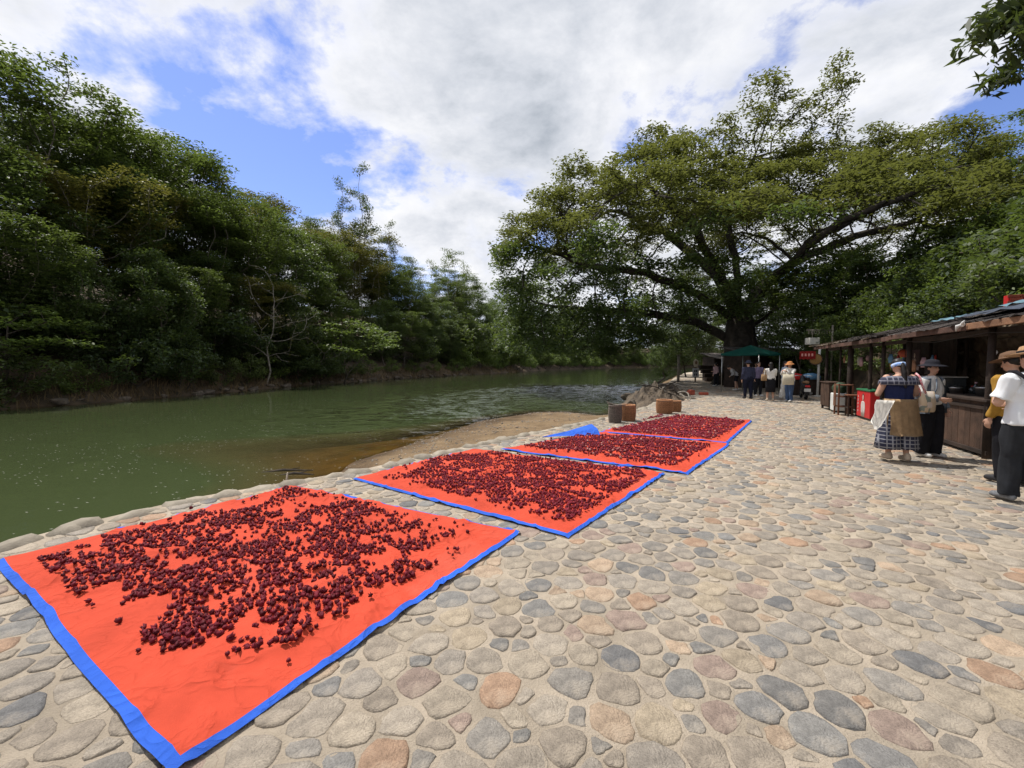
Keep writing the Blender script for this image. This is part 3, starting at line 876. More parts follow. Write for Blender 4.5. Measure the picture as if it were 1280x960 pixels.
bme.materials.append(mat('bark_banyan', (0.06, 0.05, 0.04), 0.95, (0.02, 0.017, 0.014), 3, 0.9, 18))
tips = nodes[(wts <= 3) & (np.arange(len(nodes)) > 8)]
print('banyan tips', len(tips), 'nodes', len(nodes))
ban = thing('banyan_tree', 'huge spreading banyan with a wide umbrella crown over the promenade', 'tree', (BX, BY, 0))
for o in (obj('trunk', bme, None, ban),): o.location = (-BX, -BY, 0)
low = (tips[:, 2] < 8.8) & (tips[:, 0] < 24)
cl = leaves(tips[~low], 56, 0.92, 0.30, 0.25, 0.45, up=1.5, droop=0.2); cl.materials.append(L_banyan)
obj('crown', cl, None, ban).location = (-BX, -BY, 0)
cl = leaves(tips[low], 58, 1.0, 0.5, 0.28, 0.45, up=0.8, droop=0.4); cl.materials.append(L_green)
obj('hanging_boughs', cl, None, ban).location = (-BX, -BY, 0)
for k in range(11):                                     # buttress and aerial roots round the bole
    a = k / 11 * 6.28; r1 = random.uniform(1.4, 2.4); bm = bmesh.new()
    c, s_ = math.cos(a), math.sin(a)
    tube(bm, [(c * r1, s_ * r1, -0.2), (c * r1 * .75, s_ * r1 * .75, 0.6), (c * 1.0, s_ * 1.0, 1.8), (c * 0.8 - .1, s_ * 0.8, 3.4), (c * .7 - .2, s_ * .7, 5.0)], [0.32, 0.3, 0.26, 0.22, 0.12], 7)
    obj('root', bm, m_bark, ban)

# hillside shrubs behind the stalls, right side
HL = [(8.0, -1), (10.4, 5.4), (14.6, 16), (16.6, 21), (18.6, 26), (22.0, 33), (27, 41)]
s = 3.0; i = 0
while s < 45:
    px_, py_, dx, dy = along(HL, s)
    for row, ob in enumerate((0.9, 2.8, 5.2, 8.2, 12.0)):
        o_ = ob + random.uniform(-.6, .6)
        kind = ('bush_fresh', 'bush', 'bush_fresh', 'bush_dark')[(i + row) % 4]
        lab = {'bush_dark': 'dark leafy shrub on the slope behind the stalls', 'bush': 'green tangled shrub on the slope behind the stalls', 'bush_fresh': 'light green shrub on the slope behind the stalls'}[kind]
        plant(kind, 'hillside_shrub', lab, 'shrub', px_ + dy * o_, py_ - dx * o_, (0.75, 1.0, 1.25, 1.45, 1.7)[row] * random.uniform(0.8, 1.12), 'shrubs on the slope behind the stalls')
    i += 1; s += 2.0
for x, y, sc, k, lab in ((36, 33, 0.9, 'tiered', 'tiered tree behind the hillside shrubs, right of the banyan'), (40, 27, 0.8, 'olive', 'olive tree at the slope top beyond the banyan crown'), (25, 45, 0.8, 'dense', 'dark tree in the shade behind the banyan bole'), (24, 62, 0.9, 'round', 'rounded tree beyond the promenade end'), (30, 66, 0.9, 'dense', 'dark tree beyond the promenade end, right of the rounded one'), (36, 84, 1.0, 'round', 'far rounded tree where the promenade meets the river bend'), (19.5, 56, 0.5, 'round', 'small tree by the water past the banyan'), (17.4, 25.8, 0.52, 'round', 'leafy green tree right behind the green canopy'), (19.6, 28.6, 0.62, 'tiered', 'spreading tree between the plank shack and slope'), (16.3, 22.2, .36, 'round', 'low leafy tree above the covered crates'), (22.8, 30.5, 0.6, 'round', 'green tree on the slope right of the banyan bole'), (20.3, 25.0, .5, 'round', 'green tree on the slope behind the lamp post'), (21, 52, .9, 'dense', 'dark tree filling the view behind the banyan bole'), (29, 52, .9, 'tiered', 'tiered tree behind the low dark shack'), (20.5, 36.5, 0.45, 'dense', 'dark bushy tree at the banyan foot')):
    plant(k, 'hillside_tree', lab, 'tree', x, y, sc)

# a tree beside the stalls whose long leaved bough reaches into the picture from the upper right
L_long = leaf_mat('leaf_long', (0.02, 0.032, 0.014), (0.055, 0.075, 0.028), tf=0.2)
att = [(random.gauss(7.45, 0.42), random.gauss(6.5, 0.32), random.gauss(6.55, 0.36)) for _ in range(240)] + [(random.uniform(9, 13), random.uniform(4.5, 8), random.uniform(6.5, 9.5)) for _ in range(160)]
att = [a for a in att if a[0] / a[1] > 1.05]
T0 = (12.2, 5.6, float(height(12.2, 5.6)[0]) - .2)
nodes, par = colonize(att, [T0, (12.2, 5.6, 3.4), (12.1, 5.7, 4.2), (12.0, 5.7, 5.0), (11.8, 5.8, 5.8)], 0.3, 5, 0.4, 120)
bme, wts, kids = branch_mesh('trunk', nodes, par, 0.007, 0.16, 2.2, 6); bme.materials.append(m_bark)
tr_ = thing('overhanging_bough_tree', 'dark long leaved tree whose bough hangs above the stalls against the sky', 'tree', T0)
obj('trunk', bme, None, tr_).location = (-T0[0], -T0[1], -T0[2])
cl = leaves(nodes[(wts <= 3) & (np.arange(len(nodes)) > 8)], 40, 0.30, 0.7, 0.21, 0.30, up=0.1, droop=1.1); cl.materials.append(L_long)
obj('crown', cl, None, tr_).location = (-T0[0], -T0[1], -T0[2])
print('PART2 done')

# ------------------------------------------------------------------ tarps and the drying calyces
def tarp_mat(name, c):
    m = mat(name, c, 0.8, tuple(x * 0.84 for x in c), 2.5, 0.35, 200, coat=0.0, spec=0.12)
    nt = m.node_tree; bs = nt.nodes['Principled BSDF']; lk = bs.inputs['Base Color'].links[0].from_socket; tcn = node(nt, 'ShaderNodeTexCoord')
    fade = ramp(nt, noise_n(nt, tcn.outputs['Object'], 0.9, 6, .65), ((.35, (.84, .84, .84)), (.55, (1, 1, 1)), (.72, (1.0, 1.35, 1.6))))
    st = ramp(nt, noise_n(nt, tcn.outputs['Object'], 7.0, 5, .7), ((.64, 1.0), (.78, .80)))
    nt.links.new(mixc(nt, 1.0, mixc(nt, 1.0, lk, fade, 'MULTIPLY'), st, 'MULTIPLY'), bs.inputs['Base Color'])
    bo = bs.inputs['Normal'].links[0].from_node; b2 = node(nt, 'ShaderNodeBump'); b2.inputs['Strength'].default_value = .42; b2.inputs['Distance'].default_value = .035
    rg = math_n(nt, 'ABSOLUTE', math_n(nt, 'SUBTRACT', noise_n(nt, tcn.outputs['Object'], 1.7, 3, .55, .6), .5)); rg2 = math_n(nt, 'ABSOLUTE', math_n(nt, 'SUBTRACT', noise_n(nt, tcn.outputs['Object'], 4.5, 3, .55, .5), .5))
    nt.links.new(math_n(nt, 'ADD', math_n(nt, 'POWER', math_n(nt, 'SUBTRACT', 1.0, math_n(nt, 'MULTIPLY', rg, 2.0)), 14), math_n(nt, 'MULTIPLY', math_n(nt, 'POWER', math_n(nt, 'SUBTRACT', 1.0, math_n(nt, 'MULTIPLY', rg2, 2.0)), 10), .4)), b2.inputs['Height'])
    nt.links.new(bo.outputs[0], b2.inputs['Normal']); nt.links.new(b2.outputs[0], bs.inputs['Normal'])
    return m


m_orange = tarp_mat('orange_tarp', (0.57, 0.072, 0.036)); m_blue = tarp_mat('blue_hem', (0.035, 0.125, 0.58))
TZ = {}


def tarp_z(k, P):
    x, y = P[..., 0], P[..., 1]
    z = 0.034 + 0.016 * (fbm(x * 3.1 + 11 * k, y * 3.1, 3) - 0.5)
    rid = np.abs(fbm((x * .8 + y) * 1.6 + 5 * k, (x - y * .6) * 0.9 + 3, 3) - 0.5)
    z = z + 0.034 * np.exp(-(rid / 0.028) ** 2)
    rid2 = np.abs(fbm((x - y * .3) * 1.1 + 9 * k, (x + y) * 1.3 + 7, 3) - 0.5)
    rid3 = np.abs(fbm((x * .4 + y) * 2.6 + 2 * k, (x - y) * 1.2 + 13, 3) - 0.5)
    return z + 0.022 * np.exp(-(rid2 / 0.022) ** 2) + 0.014 * np.exp(-(rid3 / 0.016) ** 2)


TLAB = ['orange tarp with blue hem carrying the sparsest calyces, beside the river edge cobbles', 'orange tarp with blue hem, second along the row from the sparsest one', 'orange tarp whose far corner is turned over showing blue', 'orange tarp with blue hem nearest the wicker baskets']
tarps = []
for k, cs in enumerate(TARPS):
    L, Fp, R, Nn = [np.array(c) for c in cs]
    nu, nv = 96, 72
    wu_ = 0.036 / np.linalg.norm(R - Fp); wv_ = 0.036 / np.linalg.norm(Fp - L)
    # u runs L->N / F->R ; v runs L->F / N->R
    u = np.concatenate([[0], np.linspace(wu_, 1 - wu_, nu - 1), [1]]); v = np.concatenate([[0], np.linspace(wv_, 1 - wv_, nv - 1), [1]])
    if k == 0: v[1:-1] = np.linspace(0.045 / np.linalg.norm(Fp - L), 1 - wv_, nv - 1)
    U, Vv = np.meshgrid(u, v, indexing='ij')
    P = ((1 - U) * (1 - Vv))[..., None] * L + ((1 - U) * Vv)[..., None] * Fp + (U * (1 - Vv))[..., None] * Nn + (U * Vv)[..., None] * R
    edge = np.minimum(np.minimum(U, 1 - U) * 8, np.minimum(Vv, 1 - Vv) * 8).clip(0, 1)
    wob = (fbm(P[..., 0] * 1.4 + k, P[..., 1] * 1.4, 3) - 0.5) * 0.05
    P[..., 0] += wob * (1 - edge); P[..., 1] += wob * 0.6 * (1 - edge)
    Z = tarp_z(k, P)
    Z = Z * (0.55 + 0.45 * edge) + 0.012
    Z[0, :] -= 0.012; Z[-1, :] -= 0.012; Z[:, 0] -= 0.012; Z[:, -1] -= 0.012
    Vt = np.concatenate([P, Z[..., None]], -1).reshape(-1, 3)
    I = np.arange(Vt.shape[0]).reshape(U.shape)
    Ff = np.stack([I[:-1, :-1], I[1:, :-1], I[1:, 1:], I[:-1, 1:]], -1)
    hemm = np.zeros(Ff.shape[:2], bool); hemm[0, :] = hemm[-1, :] = True; hemm[:, 0] = hemm[:, -1] = True
    t = thing('drying_tarp', TLAB[k], 'tarp', (*((L + Fp + R + Nn) / 4), 0.0), 0, 'tarps in a row beside the river')
    for nm, sel, mm in (('sheet', ~hemm, m_orange), ('hem', hemm, m_blue)):
        ff = Ff[sel]; uq, inv = np.unique(ff, return_inverse=True)
        vv = Vt[uq] - np.array([t.location.x, t.location.y, 0])
        obj(nm, fast_mesh(nm, vv, inv.reshape(-1, 4)[:, ::1], True), mm, t)
    if k == 2:
        bm = bmesh.new(); A = Vector((0.62, 8.74, 0.06)); B = Vector((1.86, 9.0, 0.06)); C = Vector((1.78, 9.62, 0.20)); n = 10; rows = []
        for i in range(n + 1):
            a = i / n; row = []
            for j in range(n + 1):
                b = j / n
                p = A.lerp(B, b).lerp(A.lerp(C, b), a); p.z += 0.05 * math.sin(PI * a) * b + 0.01 * math.sin(9 * a + 5 * b)
                row.append(bm.verts.new(p - t.location))
            rows.append(row)
        for i in range(n):
            for j in range(n): bm.faces.new((rows[i][j], rows[i][j + 1], rows[i + 1][j + 1], rows[i + 1][j])).smooth = True
        bmesh.ops.remove_doubles(bm, verts=bm.verts, dist=1e-4)
        obj('folded_corner', bm, m_blue, t)
    tarps.append(t)

MASKS = [
    [(-3.66, 3.27), (-3.49, 3.62), (-3.1, 4.23), (-2.83, 5.2), (-2.24, 5.07), (-1.43, 4.46), (-0.34, 3.66), (-0.42, 3.42), (-0.76, 2.87), (-0.99, 2.59), (-1.21, 2.15), (-1.37, 2.11), (-1.65, 2.03), (-1.97, 2.29), (-2.51, 2.59), (-3.02, 2.82)],
    [(-1.69, 5.63), (-1.06, 7.1), (0.0, 7.22), (1.24, 6.64), (1.99, 5.92), (1.48, 5.27), (1.06, 4.72), (0.64, 4.12), (0.39, 4.1), (0.0, 4.51), (-0.55, 4.86), (-1.09, 5.27)],
    [(0.22, 7.92), (1.62, 9.15), (2.67, 8.95), (3.66, 7.92), (2.84, 6.92), (2.43, 6.33), (1.89, 6.75), (0.83, 7.42)],
    [(2.23, 9.8), (4.21, 12.45), (5.62, 12.08), (6.12, 11.26), (4.57, 9.25), (3.97, 8.58), (3.2, 9.05)]]


def calyx(nseg, rings, seed):
    r = np.random.default_rng(seed); vv = []; ff = []
    th = np.arange(nseg) * 2 * PI / nseg
    for i, (rad, z) in enumerate(rings):
        star = 1 + (0.40 if i >= len(rings) - 2 else 0.20) * np.cos(th * 5 + seed) * (i > 0)
        zz = z + (0.42 * np.cos(th * 5 + seed) if i == len(rings) - 1 else 0) + 0.09 * r.normal(size=nseg)
        rr_ = rad * star * (1 + 0.14 * r.normal(size=nseg))
        vv.append(np.stack([rr_ * np.cos(th), rr_ * np.sin(th), zz], -1))
    vv = [np.array([[0, 0, rings[0][1] - 0.12]])] + vv + [np.array([[0, 0, rings[-1][1] - 0.35]])]
    vv = np.concatenate(vv)
    for b in range(nseg): ff.append((0, 1 + (b + 1) % nseg, 1 + b))
    for a in range(len(rings) - 1):
        o1 = 1 + a * nseg; o2 = o1 + nseg
        for b in range(nseg):
            c = (b + 1) % nseg; ff += [(o1 + b, o1 + c, o2 + c), (o1 + b, o2 + c, o2 + b)]
    o1 = 1 + (len(rings) - 1) * nseg; top = len(vv) - 1
    for b in range(nseg): ff.append((o1 + b, o1 + (b + 1) % nseg, top))
    return vv, np.array(ff)


CAL = [calyx(10, ((0.30, -0.55), (0.62, -0.25), (0.66, 0.15), (0.52, 0.62)), i) for i in range(6)]
CALM = [calyx(8, ((0.42, -0.5), (0.68, -0.05), (0.50, 0.6)), i) for i in range(5)]
CALF = [calyx(5, ((0.5, -0.45), (0.66, 0.1), (0.42, 0.6)), i) for i in range(4)]
m_cal = mat('dried_roselle', (1, 1, 1), 0.62, attr='Col', scale=60, spec=0.16)
fruit = []
for k, (mk, n_try, thr) in enumerate(zip(MASKS, (17000, 21000, 19000, 25000), (0.465, 0.42, 0.34, 0.26))):
    a = np.array(mk); lo_, hi = a.min(0), a.max(0)
    x = lo_[0] + (hi[0] - lo_[0]) * rng.random(n_try); y = lo_[1] + (hi[1] - lo_[1]) * rng.random(n_try)
    dn = fbm((x * .8 + y * .6) * 4.2 + 31 * k, (y * .8 - x * .6) * 5.2 + 7 * k, 4) + 0.25 * (rng.random(n_try) - 0.5)
    ed = pdist(x, y, mk + mk[:1]); dn = dn - 0.10 * np.exp(-(ed / 0.12) ** 2)
    ok = inside(x, y, mk) & (dn > thr) & (pdist(x, y, TARPS[k] + TARPS[k][:1]) > 0.13)
    near_edge = (~inside(x, y, mk)) & (ed < 0.16) & (rng.random(n_try) < 0.035) & inside(x, y, TARPS[k]) & (pdist(x, y, TARPS[k] + TARPS[k][:1]) > 0.16)
    ok |= near_edge
    grid = {}; cnt = 0
    for xx, yy in zip(x[ok], y[ok]):
        if k == 3:                                   # keep off the neighbour's hem
            pass
        gs = (0.031, 0.032, 0.036, 0.036)[k]; key = (int(xx / gs), int(yy / gs)); h_ = grid.get(key, 0)
        if h_ >= 1: continue
        grid[key] = h_ + 1; cnt += 1
        fruit.append((k, xx, yy, 0.012 * h_))
    print('tarp', k, cnt)
FA = np.array(fruit)
FZ = np.zeros(len(FA))
for k in range(4):
    s_ = FA[:, 0] == k; FZ[s_] = tarp_z(k, FA[s_][:, 1:3]) + 0.012
size = np.where(FA[:, 0] < 2, 0.0185, 0.0205) * (0.75 + 0.55 * rng.random(len(FA)))
fcol = np.array([(0.112, 0.009, 0.016)]) * (0.6 + 0.8 * rng.random((len(FA), 1)))
fcol[FA[:, 0] >= 1] *= np.array([1.3, 1.2, 1.25]); fcol[FA[:, 0] >= 3] *= np.array([1.2, 1.3, 1.3])
pale = (FA[:, 0] >= 2) & (rng.random(len(FA)) < 0.05); fcol[pale] = (0.42, 0.20, 0.17)
fd = np.hypot(FA[:, 1], FA[:, 2]); frank = set(np.argsort(fd)[:300].tolist())
cal_me = []
for i in range(12):
    vv, ff = CAL[i % 6]; me = fast_mesh('roselle_calyx', vv, ff, False); vert_color(me, 'Col', np.tile(np.array([0.112, 0.009, 0.016]) * (0.65 + 0.07 * i), (len(vv), 1))); cal_me.append(me)
bv, bf, bc = [], [], []; off = 0
for i in range(len(FA)):
    sc = size[i]; q_ = Matrix.Rotation(random.random() * 6.28, 3, 'Z') @ Matrix.Rotation(abs(random.gauss(0.9, 0.6)), 3, 'X') @ Matrix.Rotation(random.random() * 6.28, 3, 'Z')
    loc = (FA[i, 1], FA[i, 2], FZ[i] + sc * 0.62 + FA[i, 3])
    if i in frank:
        o = obj('roselle_calyx', cal_me[i % 12], m_cal, None, loc, q_.to_euler()); o.scale = (sc, sc, sc * 1.15)
        tag(o, 'dark maroon dried roselle calyx on the tarp with the sparsest calyces', 'calyx', 'roselle calyces drying on the tarps')
    else:
        vv, ff = CAL[i % 6] if fd[i] < 3.1 else CALM[i % 5] if fd[i] < 5.6 else CALF[i % 4]
        R_ = np.array(q_) * sc
        bv.append(vv @ R_.T + np.array(loc)); bf.append(ff + off); bc.append(np.tile(fcol[i], (len(vv), 1))); off += len(vv)
me = fast_mesh('drying_roselle', np.concatenate(bv), np.concatenate(bf), False); vert_color(me, 'Col', np.concatenate(bc))
tag(stuff(obj('drying_roselle', me, m_cal)), 'maroon roselle calyces spread to dry across the orange tarps', 'roselle')

# pebbles strewn over the sandbank
pxs = -4 + 8.5 * rng.random(9000); pys = 6.5 + 12 * rng.random(9000)
kp = inside(pxs, pys, BEACH_POLY) & ~inside(pxs, pys, LAND_POLY) & (fbm(pxs * 1.1, pys * 1.1 + 30, 3) + .25 * rng.random(9000) > .60)
pxs, pys = pxs[kp], pys[kp]; pz = height(pxs, pys)[0]; n = len(pxs)
octa = np.array([(1, 0, 0), (0, 1, 0), (-1, 0, 0), (0, -1, 0), (0, 0, .7), (0, 0, -.5)], dtype=float); of = np.array([(0, 1, 4), (1, 2, 4), (2, 3, 4), (3, 0, 4), (1, 0, 5), (2, 1, 5), (3, 2, 5), (0, 3, 5)])
sz3 = (0.010 + 0.028 * rng.random((n, 1, 1)) ** 2.5) * (0.7 + .6 * rng.random((n, 6, 1)))
pv = octa[None] * sz3 + np.stack([pxs, pys, pz], -1)[:, None]
me = fast_mesh('sandbank_pebbles', pv.reshape(-1, 3), (of[None] + 6 * np.arange(n)[:, None, None]).reshape(-1, 3), True)
pc_ = STONE_COLS[rng.choice(len(STONE_COLS), n, p=STONE_P)] * .8; vert_color(me, 'Col', np.repeat(pc_, 6, axis=0))
tag(stuff(obj('sandbank_pebbles', me, m_stone)), 'small pebbles strewn over the brown sandbank', 'pebbles')

# pale flecks scattered flat on the water surface
fx = rng.random(3200) * 14 - 14; fy = 4.5 + 20 * rng.random(3200) ** 1.4
kp = ~inside(fx, fy, BEACH_POLY) & (fbm(fx * .5, fy * .5 + 8, 3) > 0.47) & (fx < -0.15 * fy)
fx, fy = fx[kp], fy[kp]; n = len(fx); a = rng.random(n) * 0.8 - 0.4; l = 0.010 + 0.020 * rng.random(n)
d = np.stack([np.cos(a) * l, np.sin(a) * l, 0 * a], -1); e = np.stack([-np.sin(a), np.cos(a), 0 * a], -1) * 0.006
c = np.stack([fx, fy, np.full(n, WATER + 0.004)], -1)
me = fast_mesh('water_flecks', np.stack([c - d, c - e, c + d, c + e], 1).reshape(-1, 3), np.arange(4 * n).reshape(n, 4))
tag(stuff(obj('water_flecks', me, mat('pale_fleck', (0.50, 0.50, 0.42), 0.6))), 'pale flecks on the green river water', 'foam')
print('PART3 done')

# ------------------------------------------------------------------ stalls (local x along the row, local +y towards the promenade)
SO = (7.1, 5.4); SR = math.atan2(0.922, 0.388)
SX, SY = Vector((0.388, 0.922, 0)), Vector((-0.922, 0.388, 0))


def SW(s, y, z=0): return Vector((SO[0], SO[1], 0)) + SX * s + SY * y + Vector((0, 0, z))


m_wood_d = mat('wood_dark', (0.05, 0.033, 0.024), 0.8, (0.018, 0.013, 0.010), 3.5, 0.5, 30)
m_wood_b = mat('wood_brown', (0.095, 0.055, 0.036), 0.75, (0.042, 0.025, 0.017), 4, 0.5, 30, vary=0.2)
m_wood_r = mat('wood_red', (0.20, 0.085, 0.045), 0.65, (0.09, 0.04, 0.024), 5, 0.4, 30)
m_roof = mat('roof_sheet', (0.11, 0.095, 0.085), 0.9, (0.04, 0.033, 0.03), 4, 0.7, 14, vary=0.35)
m_barkroof = mat('bark_sheet', (0.34, 0.28, 0.21), 0.95, (0.15, 0.12, 0.09), 6, 0.8, 22, vary=0.3)
m_tarpd = mat('dark_tarp', (0.05, 0.065, 0.095), 0.45, (0.02, 0.025, 0.04), 3, 0.5, 12)
m_tarpb = mat('faded_blue_tarp', (0.13, 0.25, 0.30), 0.5, (0.06, 0.12, 0.15), 3, 0.4, 12)
m_eave = mat('eave_wood', (0.12, 0.065, 0.047), 0.85, (0.05, 0.028, 0.02), 4, 0.4, 25)
m_eave2 = mat('eave_wood_fresh', (0.27, 0.145, 0.08), 0.8, (0.15, 0.08, 0.045), 4, 0.4, 25)
m_steel = mat('steel', (0.62, 0.62, 0.60), 0.3, (0.5, 0.5, 0.48), 8, metallic=1.0)
m_white = mat('white_paint', (0.70, 0.70, 0.67), 0.6, (0.55, 0.55, 0.52), 6)
m_black = mat('black_plastic', (0.018, 0.018, 0.02), 0.45, (0.01, 0.01, 0.012), 9)
m_rubber = mat('rubber', (0.016, 0.016, 0.016), 0.85)
m_red = mat('red_paint', (0.55, 0.03, 0.03), 0.4, (0.46, 0.02, 0.022), 4)
m_green = mat('green_plastic', (0.03, 0.16, 0.07), 0.5)
m_glassd = mat('dark_glass', (0.03, 0.035, 0.035), 0.08, spec=0.6)


def roof_sheets(t, s0, s1, z0, z1, fresh_to=None):
    rf = obj('roof', box(s0, s1, -2.75, 0.30, -0.02, 0.02, M=Matrix.Translation((0, 0, 0))), m_wood_d, t)
    for v in rf.data.vertices:
        f = (0.30 - v.co.y) / 3.05; v.co.z += z0 + (z1 - z0) * f - 0.02
    s = s0
    while s < s1:
        w = random.uniform(0.45, 0.9); e = min(s1, s + w)
        for r in range(3):
            ya = 0.38 - r * 1.0 + random.uniform(-.08, .10); yb = ya - 1.15
            za = z0 + (z1 - z0) * (0.30 - ya) / 3.05; zb = z0 + (z1 - z0) * (0.30 - yb) / 3.05
            bm = bmesh.new(); n = 6; g_ = []
            lift = 0.015 + 0.022 * r + random.uniform(0, .03)
            for i in range(n + 1):
                x = s + (e + 0.05 - s) * i / n; row = []
                for j in range(4):
                    y = ya + (yb - ya) * j / 3 + (random.uniform(-.07, .03) if j == 0 else 0); z = za + (zb - za) * j / 3 + lift + 0.012 * math.cos(i * PI) + random.uniform(0, .008)
                    row.append(bm.verts.new((x, y, z)))
                g_.append(row)
            for i in range(n):
                for j in range(3): bm.faces.new((g_[i][j], g_[i + 1][j], g_[i + 1][j + 1], g_[i][j + 1]))
            bmesh.ops.solidify(bm, geom=list(bm.faces), thickness=0.012)
            sh = obj('roof_sheet', bm, m_barkroof if (r == 0 and fresh_to and random.random() < 0.55) else m_roof, rf)
        s = e
    return rf


def plank_row(t, s0, s1, y, z0, z1, m, w=0.13, name='plank', th=0.022, gap=0.006):
    s = s0
    while s < s1 - 0.03:
        e = min(s1, s + w * random.uniform(0.8, 1.25)); d = random.uniform(0, .006)
        obj(name, box(s + gap / 2, e - gap / 2, y - th + d, y + d, z0 + random.uniform(0, .012), z1 - random.uniform(0, .008), 0.003), m, t); s = e


# near stall
ns = thing('market_stall', 'dark timber stall with plank counter behind the hatted woman', 'stall', SW(0, 0), SR)
for s, y in ((-1.2, 0.02), (1.72, 0.02), (4.62, 0.02), (-1.2, -2.4), (1.72, -1.9), (4.55, -2.4), (3.0, -1.25)):
    bm = bmesh.new(); tube(bm, [(s, y, -0.05), (s + .01, y, 1.2), (s, y, 2.15 + (0.27 * -y if y < 0 else 0))], [0.062, 0.055, 0.05], 8); obj('post', bm, m_wood_d, ns)
roof_sheets(ns, -1.4, 4.75, 2.20, 3.0)
obj('eave_beam', box(1.7, 4.8, 0.30, 0.36, 2.10, 2.20, 0.006), m_eave, ns)
obj('eave_beam', box(-1.4, 1.70, 0.30, 0.36, 2.11, 2.21, 0.006), m_eave2, ns)
obj('cross_beam', box(-1.3, 4.7, -0.06, 0.0, 2.02, 2.12, 0.006), m_wood_d, ns)
obj('counter_top', box(1.62, 4.85, -0.75, 0.10, 0.93, 0.975, 0.006), m_wood_d, ns)
plank_row(ns, 1.68, 4.80, 0.03, 0.09, 0.928, m_wood_b, 0.17, 'counter_plank')
obj('counter_rail', box(1.66, 4.82, 0.032, 0.062, 0.06, 0.13, 0.004), m_wood_d, ns)
obj('counter_rail', box(1.66, 4.82, 0.038, 0.066, 0.80, 0.86, 0.004), m_wood_d, ns)
obj('counter_side', box(1.66, 1.70, -0.72, 0.0, 0.03, 0.925, 0.004), m_wood_d, ns)
obj('counter_shelf', box(1.1, 1.62, -0.6, 0.06, 0.80, 0.86, 0.006), m_black, ns)
plank_row(ns, -1.3, 1.0, 0.03, 0.05, 0.9, m_wood_d, 0.2, 'side_board')
obj('back_board', box(-1.4, 2.2, -2.55, -2.50, 0.0, 2.6), m_wood_d, ns)
# draped tarps over the near roof
for s0, s1, y0, y1, mm, lf in ((0.1, 3.3, -0.1, -0.7, m_tarpd, .12), (1.7, 3.2, -0.6, -1.2, m_tarpb, .15), (-1.3, 1.6, 0.25, -1.3, m_tarpd, .13), (3.2, 4.6, -0.3, -0.6, m_tarpb, .11)):
    bm = bmesh.new(); n, m_ = 16, 6; g_ = []
    for i in range(n + 1):
        row = []
        for j in range(m_ + 1):
            y = y0 + (y1 - y0) * j / m_; z = 2.20 + 0.8 * (0.30 - y) / 3.05 + lf + 0.035 * mnoise.noise(Vector((i * .5, j * .8, s0 * 3)))
            row.append(bm.verts.new((s0 + (s1 - s0) * i / n, y + 0.06 * mnoise.noise(Vector((i * .4, j, 9))), z)))
        g_.append(row)
    for i in range(n):
        for j in range(m_): bm.faces.new((g_[i][j], g_[i + 1][j], g_[i + 1][j + 1], g_[i][j + 1])).smooth = True
    tag(obj('roof_tarp', bm, mm, None, SW(0, 0), (0, 0, SR)), {(.12): 'long dark tarp strip draped on the near stall roof', (.15): 'faded blue tarp higher on the near stall roof', (.13): 'dark tarp over the eave with the fresh timber', (.11): 'short faded blue tarp near the bark sheets'}[lf], 'tarp')
# rag tied at the eave
bm = bmesh.new(); ellipsoid(bm, (0, 0, 0), (0.05, 0.03, 0.04)); tube(bm, [(0, 0, 0), (0.08, 0.03, -0.02), (0.12, 0.03, -0.10)], [0.02, 0.03, 0.008], 6); tube(bm, [(0, 0, 0), (-0.07, 0.03, 0.02), (-0.1, 0.02, 0.06)], [0.02, 0.022, 0.006], 6)
tag(obj('cloth_knot', bm, m_white, None, SW(1.75, 0.38, 2.2), (0, 0, SR)), 'white rag knotted on the stall eave', 'rag')
# pots on the counter
for s, y, r, h, lab in ((3.55, -0.35, 0.11, 0.10, 'small steel pot on the dark plank counter'), (2.75, -0.42, 0.15, 0.14, 'larger steel pot on the dark plank counter')):
    bm = bmesh.new(); loft(bm, [(0, 0, 0, r * .85, r * .85), (0, 0, h, r, r), (0, 0, h + .012, r * 1.06, r * 1.06), (0, 0, h + .02, r * .9, r * .9), (0, 0, h + .05, r * .2, r * .2)], 18)
    t = thing('steel_pot', lab, 'pot', SW(s, y, 0.975), SR); obj('pot_body', bm, m_steel, t)
    bm = bmesh.new(); ellipsoid(bm, (0, 0, h + .06), (.02, .02, .015)); obj('lid_knob', bm, m_black, t)
t = thing('glass_case', 'low dark glass display case on the plank counter', 'case', SW(4.05, -0.35, 0.975), SR)
obj('case_glass', box(-.38, .38, -.2, .2, 0.03, .30, .01), m_glassd, t); obj('case_base', box(-.4, .4, -.22, .22, 0, .03), m_black, t); obj('case_frame', box(-.4, .4, -.22, .22, .30, .325, .005), m_steel, t)

# far stall
fs = thing('market_stall', 'open timber stall with bark roof and freezer in front', 'stall', SW(0, 0), SR)
for s, r, y in ((6.1, .05, 0.0), (6.95, .05, 0.0), (8.6, .085, 0.0), (9.6, .035, 0.0), (11.2, .055, 0.0), (5.0, .05, -2.2), (7.5, .05, -2.2), (9.4, .05, -2.2), (11.2, .05, -2.2)):
    bm = bmesh.new(); tube(bm, [(s, y, -0.05), (s + .015, y, 1.1), (s, y, 2.12 + (0.27 * -y if y < 0 else 0))], [r, r * .93, r * .9], 8); obj('post', bm, m_wood_d, fs)
roof_sheets(fs, 4.80, 11.6, 2.20, 2.85, True)
obj('eave_beam', box(4.8, 11.6, 0.28, 0.34, 2.08, 2.18, 0.006), m_eave, fs)
obj('cross_beam', box(4.8, 11.4, -0.05, 0.0, 2.02, 2.11, 0.006), m_wood_d, fs)
for z in (0.55, 1.0, 1.4): obj('shelf', box(8.9, 11.3, -1.9, -1.45, z, z + .03, 0.004), m_wood_b, fs)
obj('table', box(5.0, 8.7, -1.2, -0.45, 0.78, 0.82, 0.005), m_wood_b, fs)
